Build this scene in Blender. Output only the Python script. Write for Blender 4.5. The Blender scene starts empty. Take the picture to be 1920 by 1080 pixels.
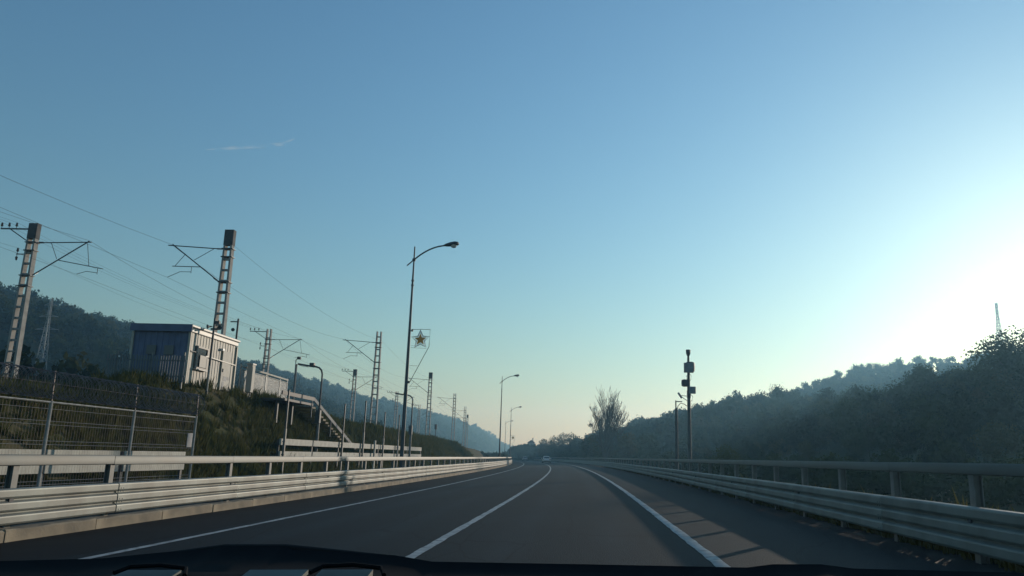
import bpy, math, random
import numpy as np
from mathutils import Vector, Matrix, Euler

R = math.radians
sc = bpy.context.scene
col = sc.collection

# ------------------------------------------------------------------ camera
EYE = Vector((0.0, 0.0, 1.23))
YAW, PITCH, ROLL, FPX = R(5.556), R(12.205), R(2.0), 1450.0
fwd = Vector((-math.sin(YAW) * math.cos(PITCH), math.cos(YAW) * math.cos(PITCH), math.sin(PITCH)))
rgt = Vector((math.cos(YAW), math.sin(YAW), 0))
upv = rgt.cross(fwd)
cr = rgt * math.cos(ROLL) + upv * math.sin(ROLL)
cu = upv * math.cos(ROLL) - rgt * math.sin(ROLL)
cam_data = bpy.data.cameras.new('camera')
cam = bpy.data.objects.new('camera', cam_data)
col.objects.link(cam)
M = Matrix((cr, cu, -fwd)).transposed().to_4x4()
M.translation = EYE
cam.matrix_world = M
cam_data.sensor_width = 36.0
cam_data.lens = 36.0 * FPX / 1920.0
cam_data.clip_start = 0.05
cam_data.clip_end = 20000.0
sc.camera = cam

# ------------------------------------------------------------------ sky, sun, exposure
SUN_EL, SUN_AZ = R(11.1), R(32.8)          # azimuth clockwise from +Y (the road ahead)
world = bpy.data.worlds.new('World')
sc.world = world
world.use_nodes = True
wn, wl = world.node_tree.nodes, world.node_tree.links
wn.clear()
w_out = wn.new('ShaderNodeOutputWorld')
w_bg = wn.new('ShaderNodeBackground')
w_sky = wn.new('ShaderNodeTexSky')
w_sky.sky_type = 'NISHITA'
w_sky.sun_disc = False
w_sky.sun_elevation = SUN_EL
w_sky.sun_rotation = SUN_AZ
w_sky.altitude = 0
w_sky.air_density = 1.5
w_sky.dust_density = 0.5
w_sky.ozone_density = 3.0
w_tint = wn.new('ShaderNodeMix')
w_tint.data_type = 'RGBA'
w_tint.blend_type = 'MULTIPLY'
w_tint.inputs[0].default_value = 1.0
w_tint.inputs[7].default_value = (0.565, 0.81, 0.99, 1)
wl.new(w_sky.outputs[0], w_tint.inputs[6])
wl.new(w_tint.outputs[2], w_bg.inputs[0])
w_bg.inputs[1].default_value = 0.148
wl.new(w_bg.outputs[0], w_out.inputs[0])

sun_data = bpy.data.lights.new('sun', 'SUN')
sun_data.energy = 2.9
sun_data.angle = R(0.53)
sun_data.color = (1.0, 1.0, 0.92)        # whiter than at the ground: the haze below warms it on its way down
sun = bpy.data.objects.new('sun', sun_data)
col.objects.link(sun)
to_sun = Vector((math.sin(SUN_AZ) * math.cos(SUN_EL), math.cos(SUN_AZ) * math.cos(SUN_EL), math.sin(SUN_EL)))
sun.rotation_euler = to_sun.to_track_quat('Z', 'Y').to_euler()

sc.view_settings.view_transform = 'Standard'
sc.view_settings.look = 'None'
sc.view_settings.exposure = 0.0
sc.view_settings.gamma = 1.0
sc.view_settings.use_curve_mapping = False
sc.cycles.use_denoising = True
sc.cycles.max_bounces = 6
sc.cycles.transparent_max_bounces = 8
sc.cycles.volume_bounces = 0

rng = random.Random(11)
nrg = np.random.default_rng(5)

# ------------------------------------------------------------------ helpers
def tag(o, label=None, cat=None, group=None, kind=None):
    if label: o['label'] = label
    if cat: o['category'] = cat
    if group: o['group'] = group
    if kind: o['kind'] = kind
    return o

def empty(name, loc, rz=0.0, label=None, cat=None, group=None):
    o = bpy.data.objects.new(name, None)
    col.objects.link(o)
    o.location = loc
    o.rotation_euler = (0, 0, rz)
    o.empty_display_size = 0.2
    return tag(o, label, cat, group)

def inst(name, me, parent=None, loc=(0, 0, 0), rot=(0, 0, 0), scale=(1, 1, 1)):
    o = bpy.data.objects.new(name, me)
    col.objects.link(o)
    o.parent = parent
    o.location = loc
    o.rotation_euler = rot
    o.scale = scale
    return o

class MB:
    def __init__(s):
        s.v, s.f = [], []
    def add(s, vs, fs):
        b = len(s.v)
        s.v += [tuple(x) for x in vs]
        s.f += [tuple(b + i for i in f) for f in fs]
        return s
    def box(s, c, size, rot=None):
        x, y, z = size[0] / 2, size[1] / 2, size[2] / 2
        vs = [Vector((a * x, b * y, d * z)) for d in (-1, 1) for b in (-1, 1) for a in (-1, 1)]
        if rot is not None: vs = [rot @ v for v in vs]
        vs = [v + Vector(c) for v in vs]
        return s.add(vs, [(0, 2, 3, 1), (4, 5, 7, 6), (0, 1, 5, 4), (2, 6, 7, 3), (0, 4, 6, 2), (1, 3, 7, 5)])
    def bar(s, a, b, w, h=None):                      # square bar from a to b
        a, b = Vector(a), Vector(b)
        d = b - a
        q = d.to_track_quat('Y', 'Z').to_matrix()
        return s.box((a + b) / 2, (w, d.length, h or w), q)
    def tube(s, pts, r, n=8, cap=True):
        pts = [Vector(p) for p in pts]
        rs = r if isinstance(r, (list, tuple)) else [r] * len(pts)
        vs, fs = [], []
        ref = Vector((0, 0, 1))
        for i, p in enumerate(pts):
            t = (pts[min(i + 1, len(pts) - 1)] - pts[max(i - 1, 0)])
            t = t.normalized() if t.length > 1e-9 else Vector((0, 0, 1))
            u = t.cross(ref)
            if u.length < 0.05: u = t.cross(Vector((1, 0, 0)))
            u.normalize(); w = u.cross(t)
            for k in range(n):
                a = 2 * math.pi * k / n
                vs.append(p + (u * math.cos(a) + w * math.sin(a)) * rs[i])
        for i in range(len(pts) - 1):
            for k in range(n):
                fs.append((i * n + k, i * n + (k + 1) % n, (i + 1) * n + (k + 1) % n, (i + 1) * n + k))
        if cap:
            fs.append(tuple(reversed(range(n)))); fs.append(tuple((len(pts) - 1) * n + k for k in range(n)))
        return s.add(vs, fs)
    def lathe(s, prof, n=12, c=(0, 0, 0), rot=None):
        c = Vector(c)
        vs, fs = [], []
        for r, z in prof:
            for k in range(n):
                a = 2 * math.pi * k / n
                v = Vector((r * math.cos(a), r * math.sin(a), z))
                vs.append((rot @ v if rot is not None else v) + c)
        for i in range(len(prof) - 1):
            for k in range(n):
                fs.append((i * n + k, i * n + (k + 1) % n, (i + 1) * n + (k + 1) % n, (i + 1) * n + k))
        fs.append(tuple(reversed(range(n)))); fs.append(tuple((len(prof) - 1) * n + k for k in range(n)))
        return s.add(vs, fs)
    def prism(s, poly, axis_a, axis_b, org, ext):      # polygon in (axis_a, axis_b) pushed along ext
        A, B, O, E_ = Vector(axis_a), Vector(axis_b), Vector(org), Vector(ext)
        n = len(poly)
        vs = [O + A * p[0] + B * p[1] for p in poly] + [O + A * p[0] + B * p[1] + E_ for p in poly]
        fs = [tuple(reversed(range(n))), tuple(range(n, 2 * n))]
        fs += [(i, (i + 1) % n, n + (i + 1) % n, n + i) for i in range(n)]
        return s.add(vs, fs)
    def mesh(s, name, m, smooth=False):
        me = bpy.data.meshes.new(name)
        me.from_pydata(s.v, [], s.f)
        me.validate()
        import bmesh
        bm = bmesh.new(); bm.from_mesh(me)
        bmesh.ops.recalc_face_normals(bm, faces=bm.faces)
        bm.to_mesh(me); bm.free()
        if m is not None: me.materials.append(m)
        if smooth:
            me.polygons.foreach_set('use_smooth', [True] * len(me.polygons))
            try: me.set_sharp_from_angle(angle=R(40))
            except Exception: pass
        return me
    def build(s, name, m, parent=None, smooth=False, loc=(0, 0, 0), rot=(0, 0, 0), bevel=0):
        o = inst(name, s.mesh(name, m, smooth), parent, loc, rot)
        if bevel:
            b = o.modifiers.new('bevel', 'BEVEL'); b.width = bevel; b.segments = 2; b.limit_method = 'ANGLE'
        return o

# ------------------------------------------------------------------ materials
def mat(name, c1, c2=None, scale=4.0, rough=0.7, metal=0.0, bump=0.0, bscale=40.0, detail=5.0, c3=None, scale3=0.4, lo=0.35, hi=0.65, stretch=None, spec=0.5):
    m = bpy.data.materials.new(name)
    m.use_nodes = True
    nt = m.node_tree; n = nt.nodes; l = nt.links
    p = n['Principled BSDF']
    p.inputs['Roughness'].default_value = rough
    p.inputs['Metallic'].default_value = metal
    p.inputs['Specular IOR Level'].default_value = spec
    if c2 is None:
        p.inputs['Base Color'].default_value = (*c1, 1)
        if not bump: return m
    tc = n.new('ShaderNodeTexCoord')
    src = tc.outputs['Object']
    if stretch:
        mp = n.new('ShaderNodeMapping'); mp.inputs['Scale'].default_value = stretch
        l.new(src, mp.inputs[0]); src = mp.outputs[0]
    if c2 is not None:
        nz = n.new('ShaderNodeTexNoise'); nz.inputs['Scale'].default_value = scale; nz.inputs['Detail'].default_value = detail
        l.new(src, nz.inputs['Vector'])
        mr = n.new('ShaderNodeMapRange'); mr.inputs[1].default_value = lo; mr.inputs[2].default_value = hi
        l.new(nz.outputs[0], mr.inputs[0])
        mx = n.new('ShaderNodeMix'); mx.data_type = 'RGBA'
        mx.inputs[6].default_value = (*c1, 1); mx.inputs[7].default_value = (*c2, 1)
        l.new(mr.outputs[0], mx.inputs[0])
        out = mx.outputs[2]
        if c3 is not None:
            nz3 = n.new('ShaderNodeTexNoise'); nz3.inputs['Scale'].default_value = scale3; nz3.inputs['Detail'].default_value = 4
            l.new(src, nz3.inputs['Vector'])
            mr3 = n.new('ShaderNodeMapRange'); mr3.inputs[1].default_value = 0.45; mr3.inputs[2].default_value = 0.7
            l.new(nz3.outputs[0], mr3.inputs[0])
            mx3 = n.new('ShaderNodeMix'); mx3.data_type = 'RGBA'
            l.new(mr3.outputs[0], mx3.inputs[0]); l.new(out, mx3.inputs[6]); mx3.inputs[7].default_value = (*c3, 1)
            out = mx3.outputs[2]
        l.new(out, p.inputs['Base Color'])
    if bump:
        bz = n.new('ShaderNodeTexNoise'); bz.inputs['Scale'].default_value = bscale; bz.inputs['Detail'].default_value = 6
        l.new(src, bz.inputs['Vector'])
        bp = n.new('ShaderNodeBump'); bp.inputs['Strength'].default_value = bump; bp.inputs['Distance'].default_value = 0.02
        l.new(bz.outputs[0], bp.inputs['Height']); l.new(bp.outputs[0], p.inputs['Normal'])
    return m

def leaf_mat(name, c1, c2, trans=0.3):
    m = bpy.data.materials.new(name)
    m.use_nodes = True
    nt = m.node_tree; n = nt.nodes; l = nt.links
    n.clear()
    out = n.new('ShaderNodeOutputMaterial')
    oi = n.new('ShaderNodeObjectInfo')
    geo = n.new('ShaderNodeNewGeometry')
    nz = n.new('ShaderNodeTexNoise'); nz.inputs['Scale'].default_value = 0.35; nz.inputs['Detail'].default_value = 3
    l.new(geo.outputs['Position'], nz.inputs['Vector'])
    ad = n.new('ShaderNodeMath'); ad.operation = 'MULTIPLY_ADD'; ad.inputs[1].default_value = 0.55; ad.inputs[2].default_value = -0.05
    l.new(oi.outputs['Random'], ad.inputs[0])
    ad2 = n.new('ShaderNodeMath'); ad2.operation = 'ADD'; ad2.use_clamp = True
    l.new(ad.outputs[0], ad2.inputs[0])
    mr = n.new('ShaderNodeMapRange'); mr.inputs[1].default_value = 0.3; mr.inputs[2].default_value = 0.75; mr.inputs[4].default_value = 0.5
    l.new(nz.outputs[0], mr.inputs[0]); l.new(mr.outputs[0], ad2.inputs[1])
    mx = n.new('ShaderNodeMix'); mx.data_type = 'RGBA'
    mx.inputs[6].default_value = (*c1, 1); mx.inputs[7].default_value = (*c2, 1)
    l.new(ad2.outputs[0], mx.inputs[0])
    df = n.new('ShaderNodeBsdfDiffuse'); tr = n.new('ShaderNodeBsdfTranslucent')
    l.new(mx.outputs[2], df.inputs[0]); l.new(mx.outputs[2], tr.inputs[0])
    ms = n.new('ShaderNodeMixShader'); ms.inputs[0].default_value = trans
    l.new(df.outputs[0], ms.inputs[1]); l.new(tr.outputs[0], ms.inputs[2])
    l.new(ms.outputs[0], out.inputs[0])
    return m

def road_mat():
    m = mat('asphalt', (0.0082, 0.0138, 0.0178), (0.0122, 0.0188, 0.0232), 0.9, rough=0.75, bump=0.45, bscale=70, c3=(0.0068, 0.0114, 0.0148), scale3=0.16, stretch=(1, 0.25, 1), spec=0.08)
    nt = m.node_tree; n = nt.nodes; l = nt.links
    p = n['Principled BSDF']
    base = p.inputs['Base Color'].links[0].from_socket
    at_ = n.new('ShaderNodeAttribute'); at_.attribute_name = 'lat'
    def mth(op, a, b):
        q = n.new('ShaderNodeMath'); q.operation = op
        for k, v in enumerate((a, b)):
            if v is None: continue
            if isinstance(v, (int, float)): q.inputs[k].default_value = v
            else: l.new(v, q.inputs[k])
        return q.outputs[0]
    d = mth('ABSOLUTE', mth('SUBTRACT', mth('ABSOLUTE', mth('ADD', at_.outputs['Fac'], 2.195), None), 1.935), None)   # distance from the lane's middle
    t = mth('ABSOLUTE', mth('SUBTRACT', d, 0.78), None)                                                               # from the wheel track
    mr = n.new('ShaderNodeMapRange'); mr.interpolation_type = 'SMOOTHSTEP'
    mr.inputs[1].default_value = 0.0; mr.inputs[2].default_value = 0.5; mr.inputs[3].default_value = 1.28; mr.inputs[4].default_value = 0.92
    l.new(t, mr.inputs[0])
    # fine aggregate speckle and long cracks
    tc = n.new('ShaderNodeTexCoord')
    sp = n.new('ShaderNodeTexNoise'); sp.inputs['Scale'].default_value = 22; sp.inputs['Detail'].default_value = 8; sp.inputs['Roughness'].default_value = 0.75
    l.new(tc.outputs['Object'], sp.inputs['Vector'])
    spm = n.new('ShaderNodeMapRange'); spm.inputs[1].default_value = 0.35; spm.inputs[2].default_value = 0.68; spm.inputs[3].default_value = 0.72; spm.inputs[4].default_value = 1.3
    l.new(sp.outputs[0], spm.inputs[0])
    mp = n.new('ShaderNodeMapping'); mp.inputs['Scale'].default_value = (1, .3, 1); l.new(tc.outputs['Object'], mp.inputs[0])
    nd = n.new('ShaderNodeTexNoise'); nd.inputs['Scale'].default_value = 1.2; l.new(mp.outputs[0], nd.inputs['Vector'])
    va = n.new('ShaderNodeVectorMath'); va.operation = 'MULTIPLY_ADD'; va.inputs[1].default_value = (.5, .5, .5); l.new(nd.outputs['Color'], va.inputs[0]); l.new(mp.outputs[0], va.inputs[2])
    vo = n.new('ShaderNodeTexVoronoi'); vo.feature = 'DISTANCE_TO_EDGE'; vo.inputs['Scale'].default_value = .42; l.new(va.outputs[0], vo.inputs['Vector'])
    ck = n.new('ShaderNodeMapRange'); ck.inputs[1].default_value = 0.0; ck.inputs[2].default_value = 0.010; ck.inputs[3].default_value = 0.5; ck.inputs[4].default_value = 1.0
    l.new(vo.outputs[0], ck.inputs[0])
    f = mth('MULTIPLY', mth('MULTIPLY', mr.outputs[0], spm.outputs[0]), ck.outputs[0])
    vm = n.new('ShaderNodeVectorMath'); vm.operation = 'SCALE'
    l.new(base, vm.inputs[0]); l.new(f, vm.inputs['Scale'])
    l.new(vm.outputs[0], p.inputs['Base Color'])
    return m

MT = {
    'asphalt': road_mat(),
    'line': mat('line_paint', (0.3680, 0.3760, 0.3600), (0.0800, 0.0840, 0.0880), 9, rough=0.65, bump=0.2, bscale=120, lo=0.50, hi=0.68, detail=10, c3=(0.2080, 0.2160, 0.2120), scale3=1.5),
    'galv': mat('galvanised_steel', (0.2450, 0.2650, 0.2400), (0.1650, 0.1780, 0.1620), 2.2, rough=0.55, metal=0.25, bump=0.08, bscale=14, c3=(0.1360, 0.1320, 0.1160), scale3=1.3, stretch=(1, 0.6, .35)),
    'rail': mat('top_rail_steel', (0.0740, 0.0920, 0.0890), (0.0560, 0.0680, 0.0660), 1.6, rough=0.55, metal=0.2, c3=(0.0720, 0.0720, 0.0600), scale3=0.9, stretch=(1, 0.5, 1)),
    'galv2': mat('galvanised_post', (0.2160, 0.2160, 0.2040), (0.1520, 0.1520, 0.1440), 5, rough=0.6, metal=0.2),
    'concrete': mat('kerb_concrete', (0.3520, 0.2880, 0.2000), (0.2320, 0.1920, 0.1360), 2.5, rough=0.9, bump=0.4, bscale=25, c3=(0.1200, 0.1040, 0.0800), scale3=0.9),
    'mast': mat('mast_concrete', (0.3360, 0.3280, 0.3040), (0.2400, 0.2320, 0.2160), 3, rough=0.85, bump=0.2, bscale=30),
    'cap': mat('mast_cap', (0.10, 0.10, 0.10), (0.06, 0.06, 0.06), 5, rough=0.8),
    'steel_dark': mat('dark_steel', (0.075, 0.085, 0.09), (0.05, 0.055, 0.06), 6, rough=0.55, metal=0.3),
    'pole': mat('lamp_pole_paint', (0.085, 0.10, 0.11), (0.06, 0.07, 0.078), 2, rough=0.55, metal=0.1),
    'ceramic': mat('insulator_ceramic', (0.06, 0.045, 0.04), None, rough=0.25),
    'wire': mat('wire', (0.06, 0.065, 0.07), None, rough=0.6, metal=0.3),
    'fence': mat('fence_steel', (0.3200, 0.3360, 0.3360), (0.2240, 0.2320, 0.2320), 8, rough=0.5, metal=0.4),
    'picket': mat('picket_paint', (0.15, 0.17, 0.18), (0.10, 0.115, 0.125), 4, rough=0.7),
    'razor': mat('razor_wire_steel', (0.2400, 0.2000, 0.1920), (0.1440, 0.1120, 0.1040), 6, rough=0.6, metal=0.4),
    'board': mat('pale_board', (0.4400, 0.4400, 0.3840), (0.3360, 0.3360, 0.2960), 3, rough=0.7, bump=0.1, bscale=20),
    'siding': mat('corrugated_siding', (0.4100, 0.3900, 0.3150), (0.3300, 0.3100, 0.2550), 1.2, rough=0.55, c3=(0.3360, 0.3200, 0.2800), scale3=0.6),
    'trim': mat('roof_trim', (0.4960, 0.4880, 0.4400), (0.4160, 0.4080, 0.3680), 2, rough=0.45),
    'end_shade': mat('end_panel_shade', (0.10, 0.13, 0.22), (0.075, 0.10, 0.17), 2, rough=0.6),  # blue shade of the cabin's end, put into the colour
    'glass': mat('window_glass', (0.03, 0.04, 0.045), None, rough=0.08, spec=0.8),
    'frame': mat('window_frame', (0.10, 0.11, 0.11), None, rough=0.5),
    'grille': mat('window_shutter', (0.11, 0.135, 0.125), (0.08, 0.10, 0.095), 6, rough=0.5),
    'shed': mat('cabinet_paint', (0.4000, 0.3920, 0.3440), (0.3200, 0.3120, 0.2720), 3, rough=0.6),
    'ground': mat('grass_ground', (0.0600, 0.0656, 0.0272), (0.1000, 0.0840, 0.0440), 0.8, rough=1.0, bump=0.8, bscale=6, c3=(0.0880, 0.0680, 0.0400), scale3=0.15, spec=0.1),
    'hill': mat('forest_floor', (0.030, 0.042, 0.022), (0.045, 0.055, 0.028), 0.05, rough=1.0, spec=0.1),
    'dirt': mat('dirt', (0.12, 0.10, 0.075), (0.08, 0.07, 0.05), 1.5, rough=1.0, bump=0.6, bscale=15),
    'star': mat('star_panel', (0.72, 0.34, 0.07), (0.58, 0.26, 0.06), 4, rough=0.5),
    'rope': mat('rope_light', (0.75, 0.77, 0.78), None, rough=0.4),
    'lampglass': mat('lamp_glass', (0.62, 0.58, 0.52), None, rough=0.2),
    'bark': mat('bark', (0.05, 0.042, 0.035), (0.03, 0.026, 0.022), 8, rough=0.95, bump=0.5, bscale=30),
    'barkpale': mat('pale_bark', (0.13, 0.115, 0.095), (0.08, 0.07, 0.06), 6, rough=0.95),
    'black': mat('black_plastic', (0.0035, 0.0042, 0.0055), (0.005, 0.006, 0.0075), 30, rough=0.85, bump=0.03, bscale=400, spec=0.1),
    'rubber': mat('black_rubber', (0.010, 0.010, 0.011), None, rough=0.8, spec=0.2),
    'dashstrip': mat('dash_strip', (0.13, 0.14, 0.125), (0.09, 0.10, 0.09), 12, rough=0.7),
    'white_car': mat('silver_car_paint', (0.80, 0.81, 0.82), None, rough=0.3, metal=0.3),
    'grey_car': mat('grey_car_paint', (0.42, 0.43, 0.45), None, rough=0.3, metal=0.3),
    'tail': mat('tail_lamp', (0.30, 0.02, 0.02), None, rough=0.25),
    'box': mat('equipment_box', (0.22, 0.24, 0.26), (0.17, 0.185, 0.20), 5, rough=0.6),
    'boxdark': mat('dark_equipment', (0.05, 0.055, 0.065), (0.035, 0.04, 0.045), 5, rough=0.6),
    'pylon': mat('pylon_steel', (0.30, 0.31, 0.31), None, rough=0.6, metal=0.2),
    'wall': mat('beige_render', (0.36, 0.29, 0.24), (0.30, 0.24, 0.20), 1, rough=0.85),
    'roof': mat('roof_tile', (0.20, 0.12, 0.09), (0.14, 0.085, 0.07), 2, rough=0.85),
    'leaf': leaf_mat('foliage', (0.0187, 0.0323, 0.0127), (0.0493, 0.0638, 0.0213)),
    'leaf_dark': leaf_mat('dark_foliage', (0.0102, 0.0204, 0.0110), (0.0255, 0.0365, 0.0145)),
    'leaf_olive': leaf_mat('olive_foliage', (0.0340, 0.0425, 0.0145), (0.0723, 0.0697, 0.0221)),
    'leaf_dry': leaf_mat('dry_foliage', (0.0553, 0.0553, 0.0213), (0.0935, 0.0723, 0.0298)),
    'grass': leaf_mat('grass_blades', (0.0520, 0.0680, 0.0208), (0.1250, 0.1150, 0.0480), 0.4),
    'weed': leaf_mat('weed_blades', (0.0640, 0.0720, 0.0200), (0.1360, 0.1200, 0.0400), 0.4),
}

# ------------------------------------------------------------------ the road's own coordinates
S0, RC, KX = 17.6, 1750.0, 0.0334
def rp(s, lat, h=0.0):
    th = max(0.0, s - S0) / RC
    x = -RC * (1 - math.cos(th)); y = S0 + RC * math.sin(th) if s > S0 else s
    return Vector((x + lat * math.cos(th), y + lat * math.sin(th), KX * lat + h - 1e-5 * max(0.0, s - 60) ** 2))
def rdir(s): return max(0.0, s - S0) / RC          # heading to the left, radians

def strip(name, lats, hs, s0, s1, ds, m, kind='structure', thick=0):
    mb = MB(); ss = np.arange(s0, s1 + ds * .5, ds); n = len(lats)
    vs = [rp(float(s), la, h) for s in ss for la, h in zip(lats, hs)]
    fs = [(i * n + j, i * n + j + 1, (i + 1) * n + j + 1, (i + 1) * n + j) for i in range(len(ss) - 1) for j in range(n - 1)]
    mb.add(vs, fs)
    me = bpy.data.meshes.new(name); me.from_pydata(mb.v, [], mb.f); me.materials.append(m)
    a_ = me.attributes.new('lat', 'FLOAT', 'POINT'); a_.data.foreach_set('value', np.tile(np.array(lats, np.float32), len(ss)))
    o = inst(name, me)
    o['kind'] = kind
    return o

LATL, LATC, LATR = -6.118, -2.149, 1.627
strip('road', [-8.52, -6, -2, 2, 5.0], [0] * 5, -20, 460, 4, MT['asphalt'])
def line(name, lat, w, label):                        # painted by machine, its edges a little ragged
    ss_ = [float(q) for q in list(np.arange(-18, 70, .35)) + list(np.arange(70, 455, 3.0))]
    vs = []
    for q in ss_:
        k = .011 if q < 70 else 0
        vs += [rp(q, lat - w / 2 + rng.uniform(-k, k), .006), rp(q, lat + w / 2 + rng.uniform(-k, k), .006)]
    MB().add(vs, [(2 * a, 2 * a + 1, 2 * a + 3, 2 * a + 2) for a in range(len(ss_) - 1)]).build(name, MT['line'])['kind'] = 'structure'
strip('road_shoulder', [-8.50, LATL - .35], [.0025, .0025], -20, 455, 4, mat('shoulder_asphalt', (0.0095, 0.0115, 0.0130), (0.0140, 0.0160, 0.0175), 0.8, rough=0.8, bump=0.4, bscale=80, c3=(0.012, 0.0125, 0.0125), scale3=0.3, spec=0.08))
line('edge_line', LATL, 0.13, '')
line('centre_line', LATC, 0.14, '')
line('edge_line', LATR, 0.16, '')

# ground near the road: verge, service strip, railway embankment
def crest(s):
    return float(np.interp(s, [-20, 20, 26, 29.5, 34, 40, 44, 52, 61, 85, 118, 160, 260, 320], [2.3, 2.3, 2.8, 3.6, 3.80, 3.70, 3.5, 3.15, 2.9, 2.7, 2.45, 2.3, 1.8, 0.2]))
def rail_bed(s):
    return float(np.interp(s, [-20, 20, 34, 40, 61, 85, 260, 320], [2.5, 2.6, 3.3, 3.4, 3.05, 3.0, 2.4, 0.4]))
def ground_z(s, lat):
    c, b = crest(s), rail_bed(s)
    return float(np.interp(lat, [-90, -45, -33, -19.5, -17.6, -16.8, -13.6, -13.0, -9.3, -8.6, -8.3, 4.7, 4.98, 6.0, 8.0, 12, 18, 60],
                           [2.0, 2.2, b, b, c, c - .05, -.50, -.55, -.55, -.42, -.75, -.75, .145, .10, -.35, -.5, 0.2, 4.0]))
def n2(x, y):
    return math.sin(x * .9 + 1.3 * math.sin(y * .31)) * math.sin(y * .7 + 1.1 * math.sin(x * .43)) 
def ground_at(s, lat):
    z = ground_z(s, lat)
    if lat < -13.2 or lat > 5.8: z += .14 * n2(lat * 1.3, s * .8) + .05 * n2(lat * 3.1 + 4, s * 2.3)
    p = rp(s, lat); return Vector((p.x, p.y, z - 1e-5 * max(0, s - 60) ** 2 * (1 if lat > -9 else 0)))
lat_list = [-90, -70, -55, -45, -38, -33, -28, -23, -19.5, -18.5, -17.6, -17.2, -16.8, -16.2, -15.6, -15, -14.4, -13.9, -13.6, -13.0, -9.3, -8.8, -8.6, -8.3, 4.7, 4.98, 5.5, 6.0, 6.4, 7.2, 8.0, 10, 12, 15, 18, 25, 40, 60]
ss = [float(x) for x in list(np.arange(-30, 120, 1.0)) + list(np.arange(120, 470, 4.0))]
mb = MB(); n = len(lat_list)
mb.add([ground_at(s, la) for s in ss for la in lat_list],
       [(i * n + j, i * n + j + 1, (i + 1) * n + j + 1, (i + 1) * n + j) for i in range(len(ss) - 1) for j in range(n - 1)])
mb.build('ground', MT['ground'], smooth=True)['kind'] = 'structure'
strip('service_road', [-12.9, -9.4], [KX * 12.9 - .54, KX * 9.4 - .54], -20, 300, 4, MT['asphalt'])
mb = MB().add([(-1150, -380, -2.0), (1150, -380, -2.0), (1150, 2150, -2.0), (-1150, 2150, -2.0)], [(0, 1, 2, 3)])
mb.build('valley_floor', MT['hill'])['kind'] = 'structure'

# ------------------------------------------------------------------ hills: ridge lines in metres, the tree tops 8 m above the soil
LH = [(-230.1, 192.6, 55.6), (-233.2, 233.5, 59.6), (-229.2, 277.6, 59.3), (-232.7, 300.4, 59.9), (-234.7, 323.9, 60.0), (-236.6, 359.0, 60.8), (-236.8, 382.6, 61.6), (-232.6, 431.3, 59.5), (-225.0, 479.9, 56.3), (-226.8, 555.5, 57.8), (-223.6, 642.2, 56.7), (-206.6, 752.2, 51.9), (-198.6, 857.3, 54.7), (-188.9, 931.0, 50.5), (-173.4, 1035.6, 47.9), (-162.5, 1138.5, 43.3), (-163.8, 1239.2, 42.4), (-139.8, 1342.7, 25.4), (-120.4, 1445.0, 12.9), (-107.6, 1546.3, 8.2)]
RH = [(12.0, 440.0, 8.0), (15.8, 419.7, 10.7), (25.6, 399.2, 15.6), (38.3, 368.0, 19.8), (46.2, 336.8, 21.7), (52.0, 305.6, 22.1), (55.8, 274.4, 23.0), (58.6, 248.2, 23.9), (59.8, 222.1, 22.4), (60.4, 195.9, 19.2), (60.7, 174.8, 17.8), (61.1, 153.3, 17.6), (60.1, 137.4, 18.6), (58.8, 127.1, 18.3), (56.8, 114.7, 17.6), (55.0, 104.4, 16.9), (53.3, 90.5, 15.4), (50.7, 74.4, 13.3), (49.9, 60.0, 11.1), (50, 30, 9), (50, 0, 8)]
FR_ = [(14.2, 799.9, 10.4), (30.1, 799.4, 17.2), (56.5, 798.0, 32.2), (76.6, 786.3, 41.8), (101.0, 773.4, 46.5), (151.1, 744.8, 51.8), (192.1, 714.6, 68.1), (206.7, 700.1, 76.1), (220.4, 685.4, 80.9), (240.9, 667.9, 85.7), (259.6, 650.1, 86.3), (276.7, 632.1, 88.2), (294.1, 602.0, 86.8), (307.5, 584.0, 87.4), (330.1, 560.0, 89.1), (365.4, 513.2, 84.8), (420, 420, 70)]

FR = [(x * .62, y * .62, 1.23 + (z - 1.23) * .62) for x, y, z in FR_]

def resample(P, step):
    P = np.array(P, float)
    d = np.r_[0, np.cumsum(np.hypot(*np.diff(P[:, :2], axis=0).T))]
    t = np.arange(0, d[-1], step)
    return np.stack([np.interp(t, d, P[:, k]) for k in range(3)], 1)

def hill(name, ridge, foot_of, back, tree_h, seed, step=12, rows=14):
    r = np.random.default_rng(seed)
    A = resample(ridge, step)
    A[:, 2] -= tree_h
    G = []
    for P in A:
        F = np.array(foot_of(P))
        Bk = np.array([P[0] + back[0], P[1] + back[1], P[2] * .35])
        row = []
        for j in range(rows):
            t = j / (rows - 1)
            q = F * (1 - t) + P * t
            q[2] = F[2] + (P[2] - F[2]) * (t ** .85)
            if 0 < j < rows - 1: q[2] += 1.3 * math.sin(q[0] * .06 + seed) * math.sin(q[1] * .045 + t * 5) * min(1, (P[2] - F[2]) / 20)
            row.append(q)
        for t in (.25, .6, 1.0):
            q = P * (1 - t) + Bk * t; q[2] = P[2] + (Bk[2] - P[2]) * t ** 1.4
            row.append(q)
        G.append(row)
    G = np.array(G)
    nu, nv = G.shape[:2]
    mb = MB().add(G.reshape(-1, 3), [(i * nv + j, i * nv + j + 1, (i + 1) * nv + j + 1, (i + 1) * nv + j) for i in range(nu - 1) for j in range(nv - 1)])
    mb.build(name, MT['hill'], smooth=True)['kind'] = 'structure'
    return G

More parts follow.
